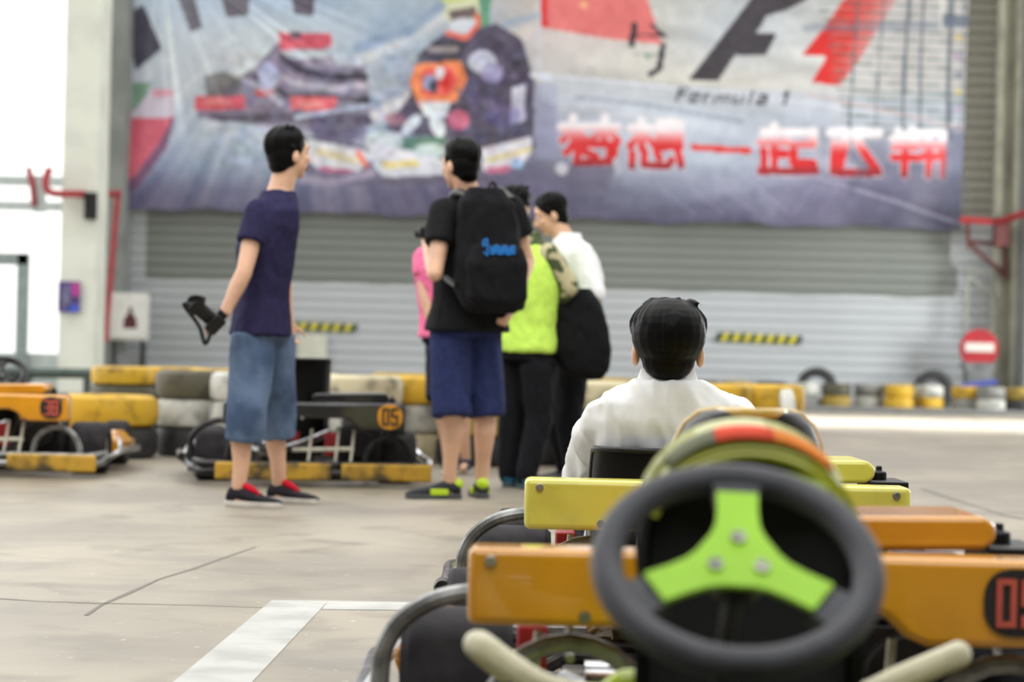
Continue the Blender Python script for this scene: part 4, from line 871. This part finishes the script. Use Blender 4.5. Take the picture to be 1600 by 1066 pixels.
    hcn = hc+u2*(.024-hairflat)*s-f2*.014*s; ra, rb2, rc = .085*q, .1*q, .09*q*(1-hairflat*4)
    for i in range(150):
        az = rnd.random()*2*PI; front = max(0, math.sin(az)); end = (1.95-front*1.12-abs(math.cos(az))*.36-(hairflat*6*front))+rnd.uniform(-.18, .1); lift = rnd.uniform(-.006, .006); pts = []; a0 = rnd.uniform(.0, .5); tw = rnd.uniform(-.35, .35)
        for k in range(6):
            th = a0+(end-a0)*k/5; az2 = az+tw*(k/5); o2 = 1+(lift+(.004 if k < 4 else .001))/.09
            pts.append(hcn+r2*(ra*o2*math.sin(th)*math.cos(az2)*(1-.3*max(0, th-1.2)))+f2*((rb2 if math.sin(az2) < 0 else .094*s)*o2*math.sin(th)*math.sin(az2))+u2*(rc*o2*math.cos(th)))
        h.tube(pts, [.006, .009, .009, .008, .006, .002], 6, sub=2)
    for i in range(16):
        a = rnd.uniform(0, 2*PI); ht = rnd.uniform(.008, .016); st_ = hcn+u2*rc*.93+r2*(math.cos(a)*.03+.008)+f2*math.sin(a)*.03; h.tube([st_, st_+u2*ht*.9+r2*.010-f2*.004, st_+u2*ht+r2*.028*math.cos(a)-f2*.012, st_+u2*ht*.2+r2*.05*math.cos(a)-f2*.02], [.008, .006, .005, .002], 6, sub=2)
    organic('hair', h, HAIR, P, vox*.58, 1, sm=.4)
    # top
    t_ = MB(); rr = torso_rings(J['pel'], J['chest'], J['neck'], look, s, topinf)
    rows = rr[1:]
    if hem is not None:
        hc_ = J['pel'].lerp(J['chest'], 0)+Vector((0, 0, hem)); r3 = fd.cross(Vector((0, 0, 1))); rows = [oval(hc_, r3, fd, .175*s+topinf, .128*s+topinf)]+rows
    t_.rings(rows)
    for k, S_ in ((-1, 'L'), (1, 'R')):
        sh, el, wr_ = J['sh'+S_], J['el'+S_], J['wr'+S_]
        if sleeves and sleeves[0 if k < 0 else 1] is None: continue
        t_.cap(J['chest'].lerp(J['neck'], .45), .085*s, sh, .06*s+topinf*.4, 14)
        if sleeve == 'short':
            e2 = sh.lerp(el, .52); t_.tube([sh, e2], [.062*s+topinf*.3, .066*s+topinf*.3], 16, smooth=False)
        elif sleeve == 'long':
            t_.cap(sh, .064*s+topinf*.3, el, .055*s+topinf*.3, 16); t_.cap(el, .053*s+topinf*.3, wr_.lerp(el, .06), .04*s+topinf*.2, 16)
    sc_ = organic(topname, t_, top, P, vox, 4, wrinkle=wr, wscale=7, wz=.6)
    if collar:
        mb = MB(); f3 = fd; r3 = fd.cross(Vector((0, 0, 1))); n0 = J['neck']
        rs_ = [oval(n0+Vector((0, 0, z)), r3, f3, a, bb, 24, 2) for z, a, bb in ((-.035, .1, .09), (.0, .082, .08), (.035, .07, .07), (.03, .063, .063), (-.02, .06, .06))]; mb.rings(rs_, cap=False, closed=False); o = obj('collar', mb, top, P, smooth=60, world=True)
    # bottom
    l = MB(); tr = torso_rings(J['pel'], J['chest'], J['neck'], look, s, -.004)
    pc = J['pel']-Vector((0, 0, .06)); r3 = fd.cross(Vector((0, 0, 1)))
    if legs == 'seated': l.ball(J['pel'], (.19*s, .15*s, .12*s))
    else: l.rings([oval(pc, r3, fd, .172*s, .132*s), tr[1], oval(J['pel'].lerp(J['chest'], .12), r3, fd, .14*s, .1*s)])
    for S_ in ('L', 'R'):
        hp, kn, an = J['hip'+S_], J['kn'+S_], J['ank'+S_]
        if legs == 'shorts':
            l.tube([hp+Vector((0, 0, .06)), hp.lerp(kn, .5), kn-(hp-kn).normalized()*.035], [.1*s, .098*s*leg_r, .095*s*leg_r], 18, smooth=False)
        elif legs == 'capri':
            e2 = kn.lerp(an, .36); l.tube([hp+Vector((0, 0, .06)), hp.lerp(kn, .5), kn, e2], [.105*s, .1*s, .092*s, .086*s], 18)
        else:
            l.cap(hp, .097*s, kn, .079*s, 16); l.cap(kn, .079*s, an+Vector((0, 0, -.02)), .064*s, 16)
    organic('trousers' if legs in ('long', 'seated') else 'shorts', l, bottom, P, vox, 4, wrinkle=wr*1.1, wscale=8, wz=.5)
    # shoes
    for S_ in ('L', 'R'):
        an, to = J['ank'+S_], J['toe'+S_]; d = Vector((to.x-an.x, to.y-an.y, 0)).normalized(); sd = Vector((-d.y, d.x, 0)); lift = min(an.z, .09)-.09 if legs != 'seated' else an.z-.09
        g0 = Vector((an.x, an.y, an.z-.09)); heel = g0-d*.055; L = .272*s
        m = MB(); rows = []
        for t, w2, h2 in ((0, .026, .05), (.04, .034, .085), (.18, .037, .1), (.33, .036, .088), (.5, .041, .066), (.7, .046, .052), (.88, .042, .042), (1, .02, .028)):
            c = heel+d*(L*t); rows.append([c+sd*(w2*math.cos(a))+Vector((0, 0, .02+(h2-.02)*.5*(1+math.sin(a)))) for a in [2*PI*k/14 for k in range(14)]])
        m.rings(rows); o = organic('shoe', m, shoes[0], P, .007, 3)
        o['_o'] = P['_o']
        m = MB(); out = []
        for t, w2 in ((0, .022), (.04, .034), (.3, .036), (.55, .043), (.78, .048), (.93, .04), (1.0, .018)): out.append((t, w2))
        pl = [heel+d*(L*t-.004)+sd*w2 for t, w2 in out]+[heel+d*(L*t-.004)-sd*w2 for t, w2 in out[::-1]]
        n = len(pl); m.add([p+Vector((0, 0, .001)) for p in pl]+[p+Vector((0, 0, .026)) for p in pl], [tuple(range(n)), tuple(range(2*n-1, n-1, -1))]+[(i, (i+1) % n, (i+1) % n+n, i+n) for i in range(n)])
        obj('sole', m, shoes[1], o, bevel=.004, world=True)
        if laces:
            m = MB(); m.ball(heel+d*L*.4+Vector((0, 0, .085)), (.026, .05, .016), 12, 8, Matrix((sd, d, Vector((0, 0, 1)))).transposed() @ Matrix.Rotation(-.45, 3, 'X'))
            for k in range(4): c = heel+d*(L*(.4+.06*k))+Vector((0, 0, .088-.010*k)); m.tube([c-sd*.026, c+Vector((0, 0, .006)), c+sd*.026], .004, 6)
            obj('laces', m, laces, o, world=True)
        if trim:
            m = MB()
            for q in (-1, 1): m.box(heel+d*L*.42+sd*.04*q+Vector((0, 0, .035)), (.09, .012, .03), Matrix((d, sd, Vector((0, 0, 1)))).transposed())
            m.ball(heel+d*.02+Vector((0, 0, .072)), (.034, .034, .03)); obj('shoe_trim', m, trim, o, bevel=.003, world=True)
        if sock: 
            m = MB(); m.cap(J['ank'+S_]-Vector((0, 0, .03)), .04, J['ank'+S_]+Vector((0, 0, .12)), .045); obj('sock', m, sock, P, world=True)
    if extra: extra(P, J, fd, rt)
    return P
WSOLE = mat('white_sole', (206, 200, 190), .6, noise_amt=.1)
# --- man in the navy shirt, from the side, looking away to the right
J = dict(head=G(452, 240, 10.55), neck=G(436, 298, 10.55), chest=G(416, 385, 10.55), pel=G(408, 505, 10.55),
         shR=G(404, 331, 10.42), elR=G(382, 425, 10.34), wrR=G(352, 488, 10.32), shL=G(433, 328, 10.7), elL=G(442, 425, 10.76), wrL=G(450, 500, 10.72),
         hipR=G(396, 545, 10.48), hipL=G(425, 545, 10.62), knR=G(386, 650, 10.42), knL=G(432, 645, 10.7), ankR=Gz(373, 10.42, .09), ankL=Gz(436, 10.75, .09), toeR=Gz(418, 10.38, .03), toeL=Gz(484, 10.68, .03))
JN = J
person('young man in a navy t-shirt and denim shorts holding a camera behind him', J, (.95, .3, 0), (.83, .55, -.02), 1.0, top=cloth('navy_cotton', (44, 41, 72)), bottom=cloth('washed_denim', (98, 116, 142), noise_amt=.25, scale=5, second=(66, 82, 108)),
       legs='capri', hem=-.06, shoes=(cloth('black_canvas', (44, 42, 48)), WSOLE), laces=cloth('red_laces', (196, 26, 48)), curl=.9, topinf=.012, hairscale=1.03, hand_dir=(None, (Vector((-.75, .1, -.55)), Vector((.2, -.1, -.9)))), hair_seed=2)
c0 = G(334, 503, 10.3); cm = thing('camera', 'black camera with an open lens hood held by the navy shirt man', 'camera', c0)
Rc = Matrix.Rotation(.75, 3, 'Y') @ Matrix.Rotation(.4, 3, 'Z')
mb = MB(); mb.box(c0, (.06, .12, .085), Rc); mb.box(c0+Rc @ Vector((0, 0, .05)), (.05, .05, .03), Rc); obj('camera_body', mb, BLK, cm, bevel=.008, world=True)
mb = MB(); mb.lathe([(.02, 0), (.033, 0), (.033, -.05), (.036, -.06), (.02, -.06)], (0, 0, 0), 'x', 20); mb.v = [c0+Rc @ (Vector((v.x*1.1-.03 if v.x >= 0 else v.x*1.1-.03, v.y, v.z))) for v in mb.v]; ln = obj('lens', mb, BLK, cm, world=True)
mb = MB(); rs_ = []
for k in range(32):
    a = 2*PI*k/32; pet = .035+.022*math.cos(2*a); rs_.append([c0+Rc @ Vector(p) for p in ((-.09, .036*math.cos(a), .036*math.sin(a)), (-.09-pet, .056*math.cos(a), .056*math.sin(a)), (-.09-pet, .052*math.cos(a), .052*math.sin(a)), (-.09, .033*math.cos(a), .033*math.sin(a)))])
mb.rings(rs_, closed=True); obj('lens_hood', mb, BLK, ln, world=True)
mb = MB(); mb.tube([c0+Vector((-.01, -.03, .05)), c0+Vector((-.07, -.05, .05)), c0+Vector((-.10, -.05, .075)), c0+Vector((-.13, -.03, .07)), c0+Vector((-.06, -.04, -.02)), c0+Vector((-.03, -.04, -.10)), c0+Vector((-.0, -.03, -.03))], .009, 8); obj('camera_strap', mb, BLK, cm, world=True)
# --- boy with the black backpack
J = dict(head=G(719, 257, 11.3), neck=G(738, 306, 11.32), chest=G(747, 385, 11.3), pel=G(730, 505, 11.3),
         shL=G(694, 332, 11.18), elL=G(680, 428, 11.06), wrL=G(668, 382, 11.3), shR=G(797, 326, 11.42), elR=G(824, 408, 11.5), wrR=G(800, 478, 11.3),
         hipL=G(704, 535, 11.26), hipR=G(750, 535, 11.36), knL=G(706, 640, 11.2), knR=G(759, 640, 11.34), ankL=Gz(703, 11.28, .09), ankR=Gz(753, 11.4, .09), toeL=Gz(660, 11.24, .03), toeR=Gz(744, 11.62, .03))
def straps(P, J, fd, rt):
    pass
person('tall youth in a black shirt and navy shorts with a backpack', J, (-.45, .89, 0), (-.72, .68, -.12), 1.03, top=cloth('black_cotton', (28, 28, 30)), bottom=cloth('navy_sport_cloth', (44, 52, 92)), legs='shorts', hem=-.04,
       shoes=(cloth('grey_mesh', (52, 54, 58)), mat('grey_sole', (70, 72, 74), .6)), trim=mat('lime_trim', (184, 214, 30), .5), curl=.7, hair_seed=4, hairscale=1.0, leg_r=1.0, topinf=.034)
bc = G(768, 396, 11.08); bp = thing('backpack', 'large black backpack with blue lettering on the youth in navy shorts', 'backpack', bc)
fb, rb_, _ = basis((-.35, .94, 0)); m = MB(); rows = []
for t, a, dpt, off in ((0, .11, .05, .02), (.04, .15, .09, .02), (.18, .175, .115, .01), (.45, .16, .115, -.01), (.7, .145, .1, -.02), (.88, .135, .085, -.03), (1, .08, .04, -.03)):
    rows.append(oval(bc+Vector((0, 0, -.285+.6*t))+rb_*off+fb*.02, rb_, fb, a, dpt, 24, 3))
m.rings(rows)
m.rings([oval(bc+Vector((0, 0, z))-fb*.09, rb_, fb, a, d2, 20, 3) for z, a, d2 in ((-.26, .1, .03), (-.22, .15, .05), (-.05, .155, .055), (.03, .12, .03))])
bb = organic('bag_body', m, cloth('black_nylon', (24, 24, 27), bump=.2), bp, .01, 3, wrinkle=.010, wscale=7); bb['_o'] = bp['_o']
for k in (-1, 1):
    m = MB(); nk = J['neck']; sh = J['shL'] if k < 0 else J['shR']; mid = nk.lerp(sh, .62)
    m.tube([bc+Vector((0, 0, .26))+rb_*.1*k, mid+Vector((0, 0, .065))-fb*.03, mid+fb*.09+Vector((0, 0, .0)), J['chest']+rb_*.12*k+fb*.135, J['chest']+rb_*.175*k+fb*.06-Vector((0, 0, .12)), bc+rb_*.17*k-Vector((0, 0, .16))], .02, 8); obj('shoulder_strap', m, BLK, bp, world=True)
m = MB(); m.tube([bc+Vector((0, 0, .3))-rb_*.03, bc+Vector((0, 0, .345))+fb*.01, bc+Vector((0, 0, .3))+rb_*.03], .009, 8); obj('carry_handle', m, BLK, bp, world=True)
BLUE = mat('blue_print', (30, 120, 200), .5)
m = MB(); o_ = bc-fb*.143-rb_*.02+Vector((0, 0, .01)); 
def bar(x0, z0, x1, z1, t=.009):
    p = o_+rb_*x0+Vector((0, 0, z0)); q = o_+rb_*x1+Vector((0, 0, z1)); m.tube([p, q], t*.5, 6, smooth=False)
bar(-.07, .045, -.055, .05); bar(-.075, .02, -.05, .028); bar(-.055, .05, -.05, -.02); bar(-.07, -.01, -.05, -.03); bar(-.075, .045, -.072, .015)
x = -.035
for k in range(6):
    w_ = .014; bar(x, .02, x, -.018); bar(x+w_, .02, x+w_, -.018); bar(x, .02 if k % 2 else -.018, x+w_, .02 if k % 2 else -.018); bar(x, 0, x+w_, 0, .007); x += w_+.007
lg = obj('bag_lettering', m, BLUE, bb, world=True)
c1 = G(668, 364, 11.32); cc = thing('camera', 'small black camera held up by the youth with the backpack', 'camera', c1); mb = MB(); mb.box(c1, (.075, .06, .055)); mb.box(c1+Vector((0, 0, .032)), (.03, .04, .02)); obj('camera_body', mb, BLK, cc, bevel=.006, world=True)
mb = MB(); mb.tube([c1+Vector((-.02, .03, 0)), c1+Vector((-.05, .06, 0))], .024, 14, smooth=False); obj('lens', mb, BLK, cc, world=True)
# --- lime vest
CAMO = mat('camouflage', (186, 178, 140), .85, scale=14, second=(66, 78, 46), mask=(.46, .50))
J = dict(head=G(806, 325, 12.3), neck=G(824, 372, 12.3), chest=G(824, 440, 12.3), pel=G(819, 545, 12.3),
         shL=G(796, 395, 12.42), elL=G(792, 450, 12.5), wrL=G(822, 470, 12.56), shR=G(858, 398, 12.2), elR=G(889, 448, 12.22), wrR=G(862, 484, 12.35),
         hipL=G(806, 575, 12.35), hipR=G(838, 575, 12.25), knL=G(800, 655, 12.35), knR=G(843, 655, 12.25), ankL=Gz(796, 12.35, .09), ankR=Gz(822, 12.2, .09), toeL=Gz(790, 12.25, .03), toeR=Gz(806, 12.02, .03))
J['toeL'] = Gz(800, 12.55, .03); J['toeR'] = Gz(812, 12.4, .03)
def vest(P, J, fd, rt):
    t_ = MB(); rr = torso_rings(J['pel'], J['chest'], J['neck'], fd, .93, .03); r3 = fd.cross(Vector((0, 0, 1)))
    t_.rings([oval(J['pel']-Vector((0, 0, .02)), r3, fd, .175, .14)]+rr[1:8]); organic('vest', t_, cloth('lime_vest_cloth', (206, 246, 104), noise_amt=.06), P, .009, 4, wrinkle=.008, wscale=6)
person('person in a lime vest over camouflage with black trousers', J, (.35, .93, 0), (.55, .75, -.35), .93, top=CAMO, bottom=cloth('black_trouser_cloth', (26, 26, 30)), legs='long', sleeve='long', topname='jacket', topinf=.012,
       shoes=(cloth('teal_shoe', (40, 96, 116)), mat('teal_sole', (60, 80, 90), .6)), collar=True, extra=vest, hairscale=1.03, hair_seed=9)
# --- white shirt, dark jacket over the arm
J = dict(head=G(860, 335, 12.75), neck=G(888, 374, 12.75), chest=G(903, 430, 12.75), pel=G(890, 550, 12.75),
         shL=G(910, 396, 12.58), elL=G(930, 460, 12.5), wrL=G(884, 480, 12.45), shR=G(892, 392, 12.9), elR=G(880, 455, 13.0), wrR=G(850, 470, 12.9),
         hipL=G(894, 575, 12.67), hipR=G(886, 575, 12.82), knL=G(888, 660, 12.62), knR=G(872, 655, 12.8), ankL=Gz(898, 12.6, .09), ankR=Gz(886, 12.85, .09), toeL=Gz(862, 12.58, .03), toeR=Gz(852, 12.83, .03))
person('man in a white shirt and dark trousers bending his head over the group', J, (-.85, -.25, 0), (-.88, -.1, -.42), .95, top=cloth('white_cotton', (236, 236, 238), noise_amt=.03), bottom=cloth('dark_trouser_cloth', (24, 24, 27)), legs='long', sleeve='long', collar=True, topinf=.022,
       shoes=(mat('black_leather', (26, 26, 28), .35), BLK), hair_seed=11)
jc = G(905, 520, 12.3); m = MB()
m.rings([oval(G(px, py, D), Vector((1, 0, 0)), Vector((0, 1, 0)), a, d, 18, 2.6) for px, py, D, a, d in ((908, 452, 12.36, .05, .06), (904, 475, 12.34, .12, .09), (902, 510, 12.33, .165, .09), (906, 550, 12.32, .17, .08), (915, 580, 12.32, .12, .06), (918, 592, 12.32, .07, .03))])
m.cap(G(874, 480, 12.3), .06, G(930, 560, 12.32), .07)
jk = organic('jacket', m, cloth('black_wool', (22, 22, 24)), None, .01, 3, wrinkle=.012, wscale=7); tag(jk, 'black jacket hanging over the arm of the man in the white shirt', 'jacket')
# --- pink shirt, half hidden
J = dict(head=G(716, 352, 13.5), neck=G(704, 392, 13.5), chest=G(692, 430, 13.5), pel=G(698, 520, 13.5),
         shL=G(662, 402, 13.45), elL=G(662, 455, 13.4), wrL=G(675, 512, 13.35), shR=G(728, 402, 13.6), elR=G(738, 455, 13.6), wrR=G(730, 505, 13.5),
         hipL=G(688, 545, 13.5), hipR=G(712, 545, 13.5), knL=G(688, 615, 13.4), knR=G(722, 615, 13.5), ankL=Gz(700, 13.5, .09), ankR=Gz(728, 13.55, .09), toeL=Gz(703, 13.25, .03), toeR=Gz(722, 13.3, .03))
person('person in a pink t-shirt half hidden behind the backpack youth', J, (.5, -.85, 0), (.5, -.8, -.2), .88, top=cloth('pink_cotton', (248, 122, 166)), bottom=cloth('dark_short_cloth', (36, 38, 56)), legs='shorts', hem=-.03,
       shoes=(cloth('dark_navy_shoe', (40, 42, 60)), WSOLE), hair_seed=13)
# --- seated man in the yellow kart
sx0 = YX-.11
J = dict(head=G(1044, 535, 5.98), neck=G(1043, 598, 5.99), chest=G(1048, 690, 6.02), pel=Vector((sx0, 6.17, .235)),
         shL=G(945, 662, 6.02), elL=G(917, 752, 6.22), wrL=Vector((sx0-.165, 6.37, .49)), shR=G(1146, 664, 6.02), elR=G(1176, 752, 6.22), wrR=Vector((sx0+.165, 6.37, .49)),
         hipL=Vector((sx0-.09, 6.22, .22)), hipR=Vector((sx0+.09, 6.22, .22)), knL=Vector((sx0-.17, 6.62, .37)), knR=Vector((sx0+.17, 6.62, .37)), ankL=Vector((sx0-.1, 6.93, .17)), ankR=Vector((sx0+.22, 6.93, .17)), toeL=Vector((sx0-.08, 7.08, .12)), toeR=Vector((sx0+.24, 7.08, .12)))
person('man with black hair and a white shirt sitting in the yellow kart, seen from behind', J, (0, 1, 0), (.03, 1, -.05), .97, vox=.007, top=cloth('cream_white_shirt', (240, 240, 238), noise_amt=.03, scale=12), bottom=cloth('charcoal_trouser_cloth', (40, 40, 46)), legs='seated', sleeve='long', collar=True, topinf=.03,
       shoes=(mat('brown_leather', (52, 40, 34), .4), BLK), hairscale=1.16, hairflat=.017, wr=.017, curl=1.25, hair_seed=21, hairlong=.0, hand_dir=((Vector((0, .55, .75)), Vector((.9, .3, -.1))), (Vector((0, .55, .75)), Vector((-.9, .3, -.1)))))
# ------------------------------------------------------------------ tidy up
for o in bpy.data.objects:
    if '_o' in o: del o['_o']
